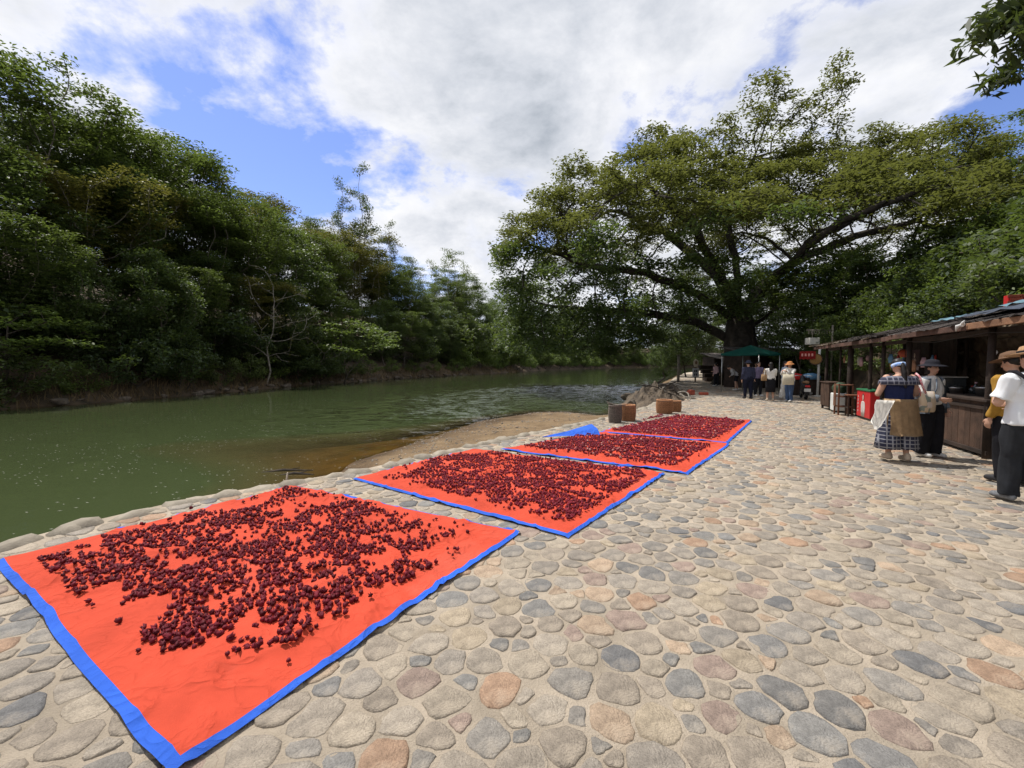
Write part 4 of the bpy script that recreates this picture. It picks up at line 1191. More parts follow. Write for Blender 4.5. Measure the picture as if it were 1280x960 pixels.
for s in (5.1, 6.9, 8.6):
    for y in (-1.12, -.53): obj('table_leg', box(s - .025, s + .025, y - .025, y + .025, 0, .78), m_wood_d, fs)
plank_row(fs, 8.2, 11.4, -2.3, 0.0, 2.5, m_wood_d, 0.22, 'back_plank')
plank_row(fs, 9.7, 11.2, 0.02, 0.05, 0.95, m_wood_d, 0.2, 'front_plank')

# rough stone retaining wall behind the stalls
bm = bmesh.new(); bmesh.ops.create_grid(bm, x_segments=110, y_segments=26, size=1)
for v in bm.verts:
    x = v.co.x * 6.6 + 5.2; z = (v.co.y + 1) * 1.35 - 0.1
    c = mnoise.cell(Vector((x * 2.6 + 0.4 * math.floor(z * 3.2), math.floor(z * 3.2), 3)))
    y = -2.95 + 0.14 * mnoise.fractal(Vector((x * 2.2, z * 2.2, 1)), 1, 2, 4) + 0.10 * c
    v.co = Vector((x, y, z))
for f in bm.faces: f.smooth = False
m_rw = mat('rock_wall', (0.24, 0.18, 0.12), 0.95, (0.07, 0.055, 0.04), 3, 0.9, 9)
bmesh.ops.solidify(bm, geom=list(bm.faces), thickness=-0.3)
tag(obj('retaining_wall', bm, m_rw, None, SW(0, 0), (0, 0, SR)), 'rough brown rock retaining wall behind the stalls', 'wall')
# red brick parapet above
t = thing('brick_parapet', 'red brick parapet showing above the near stall roof', 'parapet', (11.35, 9.55, 2.45), SR - PI / 2)
obj('core', box(-.38, .9, -.08, .08, .09, .62), m_red, t)
m_brick = mat('brick', (0.36, 0.085, 0.05), 0.9, (0.22, 0.05, 0.03), 7, 0.5, 30, vary=0.2)
br = box(0, .2, 0, .02, 0, .06, .004); bme_ = bpy.data.meshes.new('brick'); br.to_mesh(bme_); br.free(); bme_.materials.append(m_brick)
for r in range(8):
    for c in range(6): obj('brick', bme_, None, t, (-.38 + c * .212 - (r % 2) * .05 + .03, -.10, .1 + r * .066))

# goods: bags and boxes on tables and shelves
gcols = [(0.5, 0.06, 0.05), (0.6, 0.42, 0.10), (0.10, 0.22, 0.36), (0.55, 0.52, 0.46), (0.16, 0.30, 0.10), (0.30, 0.15, 0.08), (0.48, 0.30, 0.32)]
gn = ['red', 'yellow', 'blue', 'cream', 'green', 'brown', 'pink']
gm = [mat('goods_' + n, c, 0.55, tuple(x * .75 for x in c), 20) for n, c in zip(gn, gcols)]
for i in range(34):
    k = random.randrange(7)
    if i < 22: s, y, z = 9.0 + (i % 11) * 0.21, -1.68, (0.58, 1.03)[i // 11]; w = 'on the shelves of the bark roofed stall'
    else: s, y, z = 5.2 + (i - 22) * 0.29, -0.8 + random.uniform(-.15, .15), 0.82; w = 'on the table behind the freezer'
    a, b_, h = random.uniform(.06, .09), random.uniform(.05, .09), random.uniform(.12, .27)
    bm = bmesh.new(); loft(bm, [(0, 0, 0, a * .9, b_), (0, 0, h * .5, a, b_), (0, 0, h * .85, a * .8, b_ * .5), (0, 0, h, a * .75, .012)], 10)
    tag(obj('goods_bag', bm, gm[k], None, SW(s, y, z), (0, 0, random.random() * .6 + SR)), gn[k] + ' packaged snack bag ' + w, 'bag', 'snack bags in the bark roofed stall')
# things standing on the near counter and hanging under the roofs
for i in range(9):
    s = 1.95 + i * .19 + random.uniform(-.03, .03); k = random.randrange(7); h = random.uniform(.14, .24); r = random.uniform(.035, .055)
    t = thing('sauce_bottle', gn[k] + ' capped bottle standing on the dark plank counter', 'bottle', SW(s, -.55 + random.uniform(-.05, .05), .975), 0, 'bottles on the plank counter')
    bm = bmesh.new(); loft(bm, [(0, 0, 0, r, r), (0, 0, h * .65, r, r), (0, 0, h * .8, r * .45, r * .45), (0, 0, h * .95, r * .4, r * .4)], 12); obj('bottle_body', bm, m_glassd if i % 3 else m_white, t)
    bm = bmesh.new(); loft(bm, [(0, 0, h * .93, r * .5, r * .5), (0, 0, h * 1.05, r * .5, r * .5)], 10); obj('bottle_cap', bm, gm[k], t)
for i in range(15):
    s = 5.0 + i * .43 + random.uniform(-.1, .1); k = random.randrange(7); L = random.uniform(.2, .45); h = random.uniform(.16, .3); y = random.choice((-.35, -.9, -1.4))
    t = thing('hanging_packet', gn[k] + ' packet hanging on a cord under the bark roof', 'packet', SW(s, y, 2.06 - L), SR + random.uniform(-.5, .5), 'packets hanging under the bark roof')
    bm = bmesh.new(); loft(bm, [(0, 0, -h, .07, .012), (0, 0, -h * .5, .085, .035), (0, 0, 0, .05, .012)], 10); obj('packet', bm, gm[k], t)
    bm = bmesh.new(); tube(bm, [(0, 0, -.01), (0, 0, L + .1)], .004, 4); obj('cord', bm, m_black, t)
for i, (s, y, sx, sy, sz_, lab) in enumerate(((9.9, -.9, .45, .35, .55, 'tall cardboard carton on the floor of the bark roofed stall'), (10.5, -.8, .4, .4, .35, 'low cardboard carton inside the bark roofed stall'), (8.0, -1.6, .5, .4, .4, 'cardboard carton behind the wooden table'))):
    t = thing('carton', lab, 'carton', SW(s, y), SR + .1 * i); mc = mat('cardboard', (.26, .17, .10), .9, (.18, .115, .07), 8)
    obj('carton_body', box(-sx / 2, sx / 2, -sy / 2, sy / 2, 0, sz_, .006), mc, t); obj('tape', box(-.025, .025, -sy / 2 - .002, sy / 2 + .002, sz_ - .1, sz_ + .002), mat('tape', (.4, .3, .18), .4), t)
bm = bmesh.new(); tube(bm, [SW(-1.2, .2, 2.08), SW(.4, .2, 1.98), SW(1.72, .08, 2.06), SW(3.2, .15, 1.97), SW(4.6, .08, 2.05), SW(4.66, .08, 1.7), SW(4.7, .06, 1.62)], .006, 5)
tag(obj('power_cable', bm, m_black), 'thin sagging cable strung along the near stall posts', 'cable')
t = thing('hanging_bulb', 'bare bulb on a short cord under the near stall roof', 'bulb', SW(2.3, -.3, 1.75)); bm = bmesh.new(); ellipsoid(bm, (0, 0, 0), (.03, .03, .042)); obj('bulb', bm, m_white, t); bm = bmesh.new(); tube(bm, [(0, 0, .03), (0, 0, .4)], .005, 5); obj('cord', bm, m_black, t)
# hanging posters
for s, y, z, w, h, lab in ((7.9, -1.3, 1.35, .5, .6, 'dark poster with a pale figure hanging inside the open stall'),):
    t = thing('poster', lab, 'poster', SW(s, y, z), SR)
    obj('poster_sheet', box(-w / 2, w / 2, -.01, .01, 0, h), mat('poster_dark', (0.06, 0.03, 0.035), 0.5), t)
    bm = bmesh.new(); loft(bm, [(0.05, .014, .20, .10, .003), (0.05, .014, .30, .12, .003), (0.05, .014, .38, .05, .003)], 12); ellipsoid(bm, (0.05, .014, .44), (.06, .003, .07), sub=2); obj('printed_figure', bm, mat('print_pale', (0.55, 0.42, 0.36), .6), t)
    obj('caption_band', box(-w / 2 + .02, w / 2 - .02, .011, .015, .03, .13), mat('print_pink', (0.60, 0.45, 0.45), .6), t)
t = thing('paper_lantern', 'small red paper lantern hung from the stall beam', 'lantern', SW(6.4, -0.5, 1.72), 0)
bm = bmesh.new(); loft(bm, [(0, 0, 0, .05, .05), (0, 0, .04, .10, .10), (0, 0, .1, .12, .12), (0, 0, .16, .10, .10), (0, 0, .2, .05, .05)], 12); obj('lantern_body', bm, mat('lantern_red', (0.5, 0.10, 0.05), .6), t)
bm = bmesh.new(); tube(bm, [(0, 0, .2), (0, 0, .42)], .004, 5); obj('cord', bm, m_black, t)

# freezer chest with printed front
t = thing('ice_cream_freezer', 'red drinks freezer with a pale printed figure and green lid', 'freezer', SW(7.15, 0.08), SR)
obj('cabinet', box(-.50, .50, -.62, .0, .07, .80, .012), m_red, t)
obj('base', box(-.47, .47, -.58, -.03, .0, .07), m_black, t)
obj('lid', box(-.52, .52, -.64, .02, .80, .85, .01), m_green, t)
bm = bmesh.new(); loft(bm, [(.0, .004, .09, .135, .004), (.0, .004, .25, .15, .004), (.0, .004, .40, .16, .004), (.0, .004, .49, .12, .004), (.0, .004, .52, .04, .004)], 14); obj('printed_figure', bm, mat('print_white', (0.62, 0.57, 0.53), .5), t)
bm = bmesh.new(); ellipsoid(bm, (.0, .005, .61), (.055, .004, .085)); obj('printed_face', bm, mat('print_skin', (0.60, 0.38, 0.30), .5), t)
bm = bmesh.new(); ellipsoid(bm, (.0, .003, .63), (.085, .003, .105)); obj('printed_hair', bm, mat('print_hair', (0.05, 0.02, 0.015), .5), t)
for i in range(5): obj('printed_mark', box(.36, .40, .001, .004, .2 + i * .1, .26 + i * .1), mat('print_white', (0.6, .57, .53)), t)

# wooden rack and stool, cabinet, foam box
t = thing('wooden_rack', 'reddish wooden open rack beside the red freezer', 'rack', SW(8.25, 0.24), SR)
for x in (-.2, .2):
    for y in (-.17, .17): obj('leg', box(x - .02, x + .02, y - .02, y + .02, 0, .95, .003), m_wood_r, t)
for z in (.25, .55, .9): obj('rack_shelf', box(-.22, .22, -.19, .19, z, z + .03, .003), m_wood_r, t)
obj('panel', box(-.02, .2, .195, .21, .27, .9, .003), m_wood_r, t)
t = thing('wooden_stool', 'low wooden stool between the rack and the red freezer', 'stool', SW(7.86, 0.12), SR)
for x in (-.13, .13):
    for y in (-.13, .13): obj('leg', box(x - .018, x + .018, y - .018, y + .018, 0, .62, .003), m_wood_d, t)
obj('seat', box(-.17, .17, -.17, .17, .62, .65, .005), m_wood_r, t); obj('stretcher', box(-.13, .13, -.14, -.11, .25, .28), m_wood_d, t); obj('stretcher', box(-.13, .13, .11, .14, .25, .28), m_wood_d, t)
t = thing('slatted_cabinet', 'brown cabinet with vertical slats at the far stall end', 'cabinet', SW(10.0, 0.32), SR)
obj('carcass', box(-.5, .5, -.4, -.02, .12, .92, .005), m_wood_d, t); obj('top', box(-.54, .54, -.43, .03, .92, .95, .005), m_wood_b, t)
for x in (-.45, .45):
    for y in (-.36, -.06): obj('leg', box(x - .03, x + .03, y - .03, y + .03, 0, .12), m_wood_d, t)
for i in range(11): obj('slat', box(-.495 + i * .09, -.415 + i * .09, -.02, .0 + .004 * (i % 2), .14, .91, .003), m_wood_b, t)
for i in range(4): obj('slat', box(-.512, -.50, -.38 + i * .09, -.30 + i * .09, .14, .91, .002), m_wood_b, t)
t = thing('foam_box', 'white foam box with a dark sack on top beside the cabinet', 'box', SW(9.1, 0.12), SR)
obj('tub', box(-.2, .2, -.25, .2, .06, .62, .02), m_white, t); obj('foot', box(-.18, .18, -.2, .17, 0, .06), m_black, t)
bm = bmesh.new(); ellipsoid(bm, (0, 0, .16), (.2, .22, .2), sub=3)
tag(obj('goods_sack', remesh(bm, .03, 2, .03, 8), mat('sack_green', (0.03, 0.06, 0.03), .6), None, SW(9.1, 0.12, .61), (0, 0, 0)), 'dark green sack lying on the white foam box', 'sack')
# teal and white fan propped on the table
bm = bx and box(-.12, .12, -.012, .012, 0, .26, .004, M=Matrix.Rotation(.35, 4, 'X'))
tag(obj('price_board', bm, mat('teal_board', (0.12, .36, .38), .5), None, SW(6.95, -0.55, .815), (0, 0, SR)), 'teal board leaning on the table behind the rack', 'board')

# ------------------------------------------------------------------ far end under the banyan
def tent(cx, cy, lab, hw, z0, z1, m, rz):
    t = thing('market_canopy', lab, 'canopy', (cx, cy, 0), rz)
    bm = bmesh.new(); n = 8; apex = bm.verts.new((0, 0, z1)); per = []
    for a, b in (((-1, -1), (1, -1)), ((1, -1), (1, 1)), ((1, 1), (-1, 1)), ((-1, 1), (-1, -1))):
        for i in range(n):
            tt = i / n; x = a[0] + (b[0] - a[0]) * tt; y = a[1] + (b[1] - a[1]) * tt
            per.append((x * hw, y * hw, z0 - 0.05 * math.sin(PI * tt)))
    r1 = [bm.verts.new(p) for p in per]; r2 = [bm.verts.new((p[0] * .5, p[1] * .5, z0 + (z1 - z0) * .46)) for p in per]; L = len(per)
    r0 = [bm.verts.new((p[0] * 1.005, p[1] * 1.005, p[2] - .09)) for p in per]
    for i in range(L):
        j = (i + 1) % L
        bm.faces.new((r1[i], r1[j], r2[j], r2[i])); bm.faces.new((r2[i], r2[j], apex)); bm.faces.new((r0[i], r0[j], r1[j], r1[i]))
    bmesh.ops.solidify(bm, geom=list(bm.faces), thickness=.006)
    obj('canopy', bm, m, t)
    for x in (-1, 1):
        for y in (-1, 1):
            bm = bmesh.new(); tube(bm, [(x * hw * .96, y * hw * .96, 0), (x * hw * .96, y * hw * .96, z0)], .02, 6); obj('pole', bm, m_steel, t)
    return t


tent(13.0, 23.6, 'dark green peaked market canopy behind the shoppers', 1.05, 2.12, 2.58, mat('canopy_green', (0.012, 0.125, 0.095), .6, (0.009, 0.09, 0.07), 2, coat=.1), 0.55)


def shack(x0, y0, rz, L, D, h, lab, wm):
    t = thing('wooden_shack', lab, 'shack', (x0, y0, 0), rz)
    s = -L / 2
    while s < L / 2:
        obj('wall_plank', box(s, min(L / 2, s + .24), 0, .03, 0, h, .004), wm, t); s += .25
    for x in (-L / 2, L / 2): obj('side_wall', box(x - .02, x + .02, .031, D, 0, h), wm, t)
    s = -L / 2 - .3
    while s < L / 2 + .3:
        M_ = Matrix.Translation((0, 0, h - .05)) @ Matrix.Rotation(.18, 4, 'X')
        obj('roof_sheet', box(s, s + .62, -.9, D + .3, random.uniform(0, .03), .04 + random.uniform(0, .03), 0, M_), m_roof, t); s += .6
    return t


shack(17.6, 28.2, 0.35, 5.5, 2.0, 2.3, 'dark plank shack in the banyan shade behind the green canopy', m_wood_d)
shack(20.5, 39.5, 0.1, 4.2, 2.0, 2.2, 'low dark shack at the promenade end past the banyan', m_wood_d)
# stacked step bench left of the shoppers
t = thing('display_steps', 'dark tiered display steps beside the oval sign at promenade end', 'steps', (17.9, 37.6, 0), 0.1)
for i in range(4): obj('step', box(-1.0, 1.3, i * .35, i * .35 + .36, i * .36, i * .36 + .34, .01), m_wood_d, t)
# sign with oval head and framed panel
t = thing('sign_stand', 'sign stand with pale oval face board above a white framed panel', 'sign', (15.55, 36.6, 0), 0.05)
obj('post', box(-.05, .05, 0, .08, 0, 1.95), m_wood_d, t)
bm = bmesh.new(); ellipsoid(bm, (0, -.03, 1.62), (.24, .03, .34), sub=3); obj('oval_board', bm, mat('sign_cream', (0.62, .55, .42), .6), t)
bm = bmesh.new(); ellipsoid(bm, (0, -.055, 1.66), (.09, .012, .16), sub=2); obj('oval_mark', bm, mat('sign_brown', (0.25, .14, .08), .6), t)
obj('panel', box(-.28, .28, -.03, .0, .45, 1.18, .01), mat('sign_white', (0.55, .56, .56), .6), t)
for x, z in ((-.08, .95), (.08, .95), (-.08, .66), (.08, .66)): obj('panel_mark', box(x - .06, x + .05, -.036, -.031, z - .1, z + .1), m_black, t)
t = thing('tree_guard_post', 'pale grey upright post left of the sign stand', 'post', (14.2, 36.9, 0)); 
bm = bmesh.new(); tube(bm, [(0, 0, 0), (0.02, 0, 1.2), (0, 0, 2.3)], [.12, .11, .10], 10); obj('shaft', bm, m_bark_pale, t); obj('cap', box(-.13, .13, -.13, .13, 2.3, 2.36), m_bark_pale, t)

# white pole, banner, gong, lamp post
t = thing('white_pole', 'thin white pole at the end of the stall row', 'pole', (14.6, 20.6, 0))
bm = bmesh.new(); tube(bm, [(0, 0, 0), (0.03, 0, 2.1), (.05, 0, 2.35)], [.055, .05, .048], 10); obj('shaft', bm, m_white, t); obj('foot', box(-.09, .09, -.09, .09, 0, .05), m_white, t)
t = thing('red_banner', 'scalloped red pennant with pale lettering hung beside the white pole', 'banner', (14.0, 20.5, 1.72), -0.4); t.scale = (.7, .7, .7)
bm = bmesh.new()
for i in range(8):
    x0, x1 = -.46 + i * .115, -.46 + (i + 1) * .115; d = .07 if i % 2 else 0.0
    v4 = [bm.verts.new(p) for p in ((x0, .02 * math.sin(i), .05 + d), (x1, .02 * math.sin(i + 1), .05 + .07 - d), (x1, .02 * math.sin(i + 1), .62), (x0, .02 * math.sin(i), .62))]; bm.faces.new(v4)
bmesh.ops.solidify(bm, geom=list(bm.faces), thickness=.008); obj('cloth', bm, mat('banner_red', (0.42, .03, .025), .8), t)
for i in range(4): obj('pale_mark', box(-.36 + i * .19, -.26 + i * .19, -.035, -.028, .28, .46), mat('banner_pale', (.66, .3, .25), .7), t)
obj('hanging_rod', box(-.5, .5, -.01, .01, .62, .645), m_wood_d, t)
t = thing('bamboo_gong', 'round brown woven tray hung between red pennant and white pole', 'tray', (14.35, 20.45, 1.78), -0.4)
bm = bmesh.new(); tube(bm, [(.26 * math.cos(a), 0, .26 * math.sin(a)) for a in np.linspace(0, 2 * PI, 21)], .022, 6); obj('rim', bm, m_wood_b, t)
bm = bmesh.new(); ellipsoid(bm, (0, 0, 0), (.25, .03, .25), sub=3); obj('woven_disc', bm, mat('woven_tan', (.30, .17, .05), .8, (.16, .09, .03), 60), t)
t = thing('lamp_post', 'thin post with a cross arm and square white lamp box above the stall', 'lamp post', (16.1, 21.8, 0))
bm = bmesh.new(); tube(bm, [(0, 0, 0), (0, 0, 3.5)], .045, 8); obj('shaft', bm, m_bark_pale, t)
bm = bmesh.new(); tube(bm, [(0.1, 0, 3.25), (-1.3, 0, 3.25)], .025, 6); obj('arm', bm, m_bark_pale, t)
for i in range(9): obj('fringe', box(-1.2 + i * .13, -1.17 + i * .13, -.01, .01, 3.05, 3.23), m_bark_pale, t)
obj('lamp_box', box(-1.25, -.75, -.2, .2, 2.52, 2.86, .02), mat('lamp_white', (.62, .60, .53), .6), t); bm = bmesh.new(); tube(bm, [(-1.0, 0, 2.86), (-1.0, 0, 3.25)], .015, 6); obj('hanger', bm, m_bark_pale, t)
# cloths and crates behind the motorbike
for x, y, z, w, c, n, lab in ((14.1, 21.6, 0, .55, m_red, 'red', 'red cloth covered crate stack behind the motorbike'), (15.0, 21.7, 0, .5, gm[2], 'blue', 'blue cloth covered crate stack right of the red one')):
    t = thing('covered_crates', lab, 'crates', (x, y, 0), .2); obj('crate', box(-w * .9, w * .9, -.3, .3, 0, .45, .01), m_wood_d, t); obj('crate', box(-w * .85, w * .85, -.28, .28, .452, .88, .01), m_wood_d, t)
    bm = bmesh.new(); loft(bm, [(0, 0, .78, w, .36), (0, 0, .93, w * .98, .34), (0, 0, 1.05, w * .6, .22), (0, 0, 1.10, w * .2, .1)], 16, lambda a, i: 1 + .06 * math.sin(5 * a)); obj('cloth', bm, c, t)

# motorbike seen from behind
t = thing('parked_motorbike', 'dark parked scooter with tan seat and white number plate', 'motorbike', (12.75, 18.7, 0), -0.45)
for y, r in ((-.0, .26), (1.22, .26)):
    bm = bmesh.new(); tube(bm, [(0, y + r * .78 * math.cos(a), r + r * .78 * math.sin(a)) for a in np.linspace(0, 2 * PI, 25)], .055, 8); w_ = obj('wheel', bm, m_rubber, t)
    bm = bmesh.new(); tube(bm, [(-.03, y, r), (.03, y, r)], r * .6, 14); obj('rim', bm, m_steel, w_)
bm = bmesh.new()
for a in ([(0, -.25, .62), (0, .1, .60), (0, .5, .50), (0, .75, .34)],): tube(bm, a, [.10, .15, .15, .08], 10)
capsule(bm, (0, .75, .32), (0, 1.0, .80), .10, .11); capsule(bm, (0, 1.0, .75), (0, 1.05, .98), .13, .08); capsule(bm, (0, .2, .35), (0, .6, .30), .14, .12)
obj('body', remesh(bm, .025, 3), m_black, t)
bm = bmesh.new(); tube(bm, [(0, -.28, .76), (0, 0, .77), (0, .35, .73), (0, .52, .70)], [.06, .12, .12, .05], 10)
for v in bm.verts: v.co.z = .74 + (v.co.z - .74) * .6
obj('seat', bm, mat('seat_tan', (.25, .14, .07), .6), t)
obj('number_plate', box(-.12, .12, -.36, -.345, .36, .50, .004), m_white, t); obj('tail_lamp', box(-.09, .09, -.37, -.31, .56, .64, .01), m_red, t)
obj('mudguard', box(-.08, .08, -.34, -.30, .20, .60, .01), m_black, t)
for sx in (-1, 1):
    bm = bmesh.new(); tube(bm, [(0, 1.02, 1.0), (sx * .2, 1.0, 1.03), (sx * .36, .93, 1.0)], .018, 6); obj('handlebar', bm, m_steel, t)
    bm = bmesh.new(); tube(bm, [(sx * .22, 1.0, 1.03), (sx * .27, 1.0, 1.22)], .008, 5); ellipsoid(bm, (sx * .28, 1.0, 1.27), (.07, .02, .05)); obj('mirror', bm, m_black, t)
bm = bmesh.new(); tube(bm, [(.0, 1.05, .6), (.0, 1.22, .26)], .035, 8); obj('fork', bm, m_steel, t)
bm = bmesh.new(); tube(bm, [(.12, .3, .22), (.15, -.25, .30)], [.03, .05], 8); obj('exhaust', bm, m_steel, t)

# ------------------------------------------------------------------ mound of roots and rubble, bricks, baskets, stick
bm = bmesh.new(); bmesh.ops.create_grid(bm, x_segments=70, y_segments=90, size=1)
for v in bm.verts:
    x, y = v.co.x, v.co.y; r = math.hypot(x, y); k = max(0, 1 - r * r)
    n = mnoise.fractal(Vector((x * 3, y * 4, 2)), .8, 2.1, 5)
    v.co = Vector((x * 1.55, y * 5.0, -0.28 + k * (0.72 + 0.42 * n) + .05 * n))
m_mound = mat('rubble_earth', (0.15, 0.115, 0.078), .95, (0.045, 0.037, 0.03), 2.2, .9, 16)
mo = thing('root_mound', 'grey brown mound of earth and dead roots at the water edge', 'mound', (7.0, 20.6, 0), -0.38)
obj('earth', bm, m_mound, mo)
for i in range(46):
    a = random.uniform(0, 6.28); r = random.uniform(.1, .9); x, y = r * math.cos(a) * 1.4, r * math.sin(a) * 4.3
    z = -.15 + (1 - r * r) * .68; p = Vector((x, y, z)); pts = [p]; d = Vector((random.uniform(-1, 1), random.uniform(-1.3, .6), random.uniform(-.15, .3)))
    for j in range(5):
        d = (d + Vector((random.gauss(0, .4), random.gauss(0, .4), random.gauss(-.1, .25)))).normalized(); pts.append(pts[-1] + d * random.uniform(.14, .3))
    bm = bmesh.new(); r0 = random.uniform(.015, .06); tube(bm, pts, [r0, r0, r0 * .85, r0 * .65, r0 * .45, r0 * .2], 6); obj('dead_root', bm, m_bark if i % 3 else m_bark_pale, mo)
for i in range(26):
    a = random.uniform(0, 6.28); r = random.uniform(.55, 1.02); sc = random.uniform(.15, .5)
    o = obj('boulder', rocks[i % 5], m_rock, mo, (r * math.cos(a) * 1.55, r * math.sin(a) * 4.8, -.12 + .3 * (1 - r)), (random.random(), random.random(), random.random() * 6)); o.scale = (sc, sc, sc)
for (x, y, rz, w, h, lab) in ((8.95, 21.6, .3, .32, .24, 'taller brown brick block lying on the cobbles by the mound'), (9.55, 21.5, -.2, .42, .13, 'flat brown brick lying on the cobbles right of the taller block')):
    bm = box(-w / 2, w / 2, -.12, .12, 0, h, .012)
    for v in bm.verts: v.co += Vector((random.gauss(0, .008), random.gauss(0, .008), random.gauss(0, .005)))
    tag(obj('brick_block', bm, m_brick, None, (x, y, .015), (0, 0, rz)), lab, 'brick')

m_wick = mat('wicker', (0.40, 0.20, 0.095), .8, (0.22, 0.10, 0.045), 30, .3, 60, vary=.12)
m_wickg = mat('wicker_grey', (0.20, 0.165, 0.135), .85, (0.10, 0.08, 0.065), 30, .3, 60)


def basket(x, y, r, h, mm, lab, tall=True, extra=False):
    t = thing('wicker_basket', lab, 'basket', (x, y, 0.01), random.random())
    rows = int(h / .03); n = 32
    for i in range(rows):
        z = .015 + i * (h - .03) / rows; f = i / rows; R0 = r * (.84 + .2 * math.sin(PI * (.15 + .6 * f)))
        pts = [((R0 + .012 * (1 if (k + i) % 2 else -1)) * math.cos(2 * PI * k / n), (R0 + .012 * (1 if (k + i) % 2 else -1)) * math.sin(2 * PI * k / n), z) for k in range(n + 1)]
        bm = bmesh.new(); tube(bm, pts, .0135, 5, False); obj('woven_band', bm, mm, t)
    for k in range(n // 2):
        a = 2 * PI * k * 2 / n; bm = bmesh.new(); tube(bm, [(r * (.84 + .2 * math.sin(PI * (.15 + .6 * f))) * math.cos(a), r * (.84 + .2 * math.sin(PI * (.15 + .6 * f))) * math.sin(a), f * h) for f in (0, .33, .66, 1)], .008, 4); obj('stake', bm, mm, t)
    bm = bmesh.new(); R1 = r * 1.0; tube(bm, [(R1 * math.cos(a), R1 * math.sin(a), h) for a in np.linspace(0, 2 * PI, 29)], .024, 7, False); obj('rim', bm, mm, t)
    bm = bmesh.new(); loft(bm, [(0, 0, 0, r * .8, r * .8), (0, 0, .02, r * .8, r * .8)], 20); obj('base', bm, mm, t)
    bm = bmesh.new(); loft(bm, [(0, 0, .03, r * .78, r * .78), (0, 0, h * .9, r * .9, r * .9)], 20); obj('lining', bm, m_wood_d, t)
    if extra:
        for k in range(7):
            a = random.uniform(-.3, .3); bm = bmesh.new(); tube(bm, [(-r * 1.7 + k * .02, -.2 + k * .06, h + .05 + .01 * k), (0, -.15 + k * .06, h + .03), (r * 1.3, a * .3 + k * .03 - .1, h + .02)], [.01, .018, .012], 5); obj('stick', bm, m_bark_pale, t)
    return t


basket(2.72, 11.35, .155, .44, m_wickg, 'greyish wicker basket with sticks laid over its rim', extra=True)
basket(3.16, 11.7, .18, .42, m_wick, 'orange brown wicker basket beside the greyish one')
basket(4.78, 13.5, .23, .41, m_wick, 'wide round wicker basket at the far tarp edge')
basket(5.30, 13.95, .16, .34, m_wick, 'small wicker basket behind the wide round one')
bm = bmesh.new(); tube(bm, [(0, 0, -.25), (-.03, 0, -.1), (-.06, .01, 0.06), (-.045, .01, .15), (-.03, 0, .24)], [.012, .016, .018, .016, .008], 7); tube(bm, [(-.06, .01, .05), (-.10, .0, .12)], [.01, .004], 5)
tag(obj('driftwood_stick', bm, mat('bleached_wood', (.62, .52, .42), .8), None, (-3.62, 6.95, WATER)), 'bleached stick poking upright out of the shallow water', 'stick')
for i, (x, y, l, a) in enumerate(((-4.2, 8.0, .9, .2), (-3.9, 7.75, .6, .1), (-2.9, 9.6 - 1, .5, .5))):
    bm = bmesh.new(); tube(bm, [(-l / 2, 0, 0), (-l * .1, .04, .02), (l / 2, -.02, .0)], [.01, .03, .012], 6); tube(bm, [(0, .03, .02), (l * .2, .14, .03)], [.015, .006], 5)
    tag(obj('sunken_branch', bm, m_bark, None, (x, y, WATER - .006), (0, 0, a)), ['long dark branch lying in the shallows beyond the upright stick', 'short dark branch in the shallows by the upright stick', 'dark branch lying at the edge of the sand'][i], 'branch')
print('PART4 done')

# ------------------------------------------------------------------ people
SKIN = mat('skin', (0.50, 0.30, 0.21), .55, (0.44, 0.25, 0.17), 8)
HAIR = mat('hair_black', (0.018, 0.014, 0.012), .45, (0.01, 0.008, 0.007), 40)
LIPS = mat('lips', (0.40, 0.10, 0.09), .5); EYE = mat('eye_dark', (0.012, .01, .01), .2)


def fabric(name, c, k=.8): return mat('fabric_' + name, c, .9, tuple(x * k for x in c), 14, .25, 180, spec=.15)


def plaid(name, base, line, sc=11):
    m = bpy.data.materials.new(name); m.use_nodes = True; nt = m.node_tree; b = nt.nodes['Principled BSDF']; b.inputs['Roughness'].default_value = .9
    tc = node(nt, 'ShaderNodeTexCoord'); out = None
    for ax in ('X', 'Z', 'Y'):
        w = node(nt, 'ShaderNodeTexWave', bands_direction=ax); w.inputs['Scale'].default_value = sc; w.inputs['Distortion'].default_value = .6; nt.links.new(tc.outputs['Object'], w.inputs[0])
        r = ramp(nt, w.outputs['Fac'], ((.80, 0.0), (.93, .62)))
        out = r if out is None else math_n(nt, 'MAXIMUM', out, r) if ax == 'Z' else out
    nt.links.new(mixc(nt, out, base, line), b.inputs['Base Color']); return m


def hand(bm, w, d, pn, s=1.0, curl=.5):
    w, d, pn = Vector(w), Vector(d).normalized(), Vector(pn); pn = (pn - d * pn.dot(d)).normalized(); lat = d.cross(pn)
    M = Matrix((lat, pn, d)).transposed().to_4x4()
    ellipsoid(bm, w + d * .05 * s, (.042 * s, .017 * s, .055 * s), M, 2)
    for i, (o, L) in enumerate(((-.031, .062), (-.011, .072), (.010, .068), (.030, .052))):
        a = w + d * .085 * s + lat * o * s; m_ = a + (d * math.cos(curl * .6) + pn * math.sin(curl * .6)) * L * .5 * s; e = m_ + (d * math.cos(curl * 1.5) + pn * math.sin(curl * 1.5)) * L * .55 * s
        capsule(bm, a, m_, .0095 * s, .009 * s, 7); capsule(bm, m_, e, .009 * s, .0078 * s, 7)
    a = w + d * .03 * s - lat * .035 * s; m_ = a + (d * .7 - lat * .6 + pn * .3).normalized() * .04 * s; e = m_ + (d * .95 + pn * .35).normalized() * .032 * s
    capsule(bm, a, m_, .013 * s, .011 * s, 7); capsule(bm, m_, e, .011 * s, .009 * s, 7)


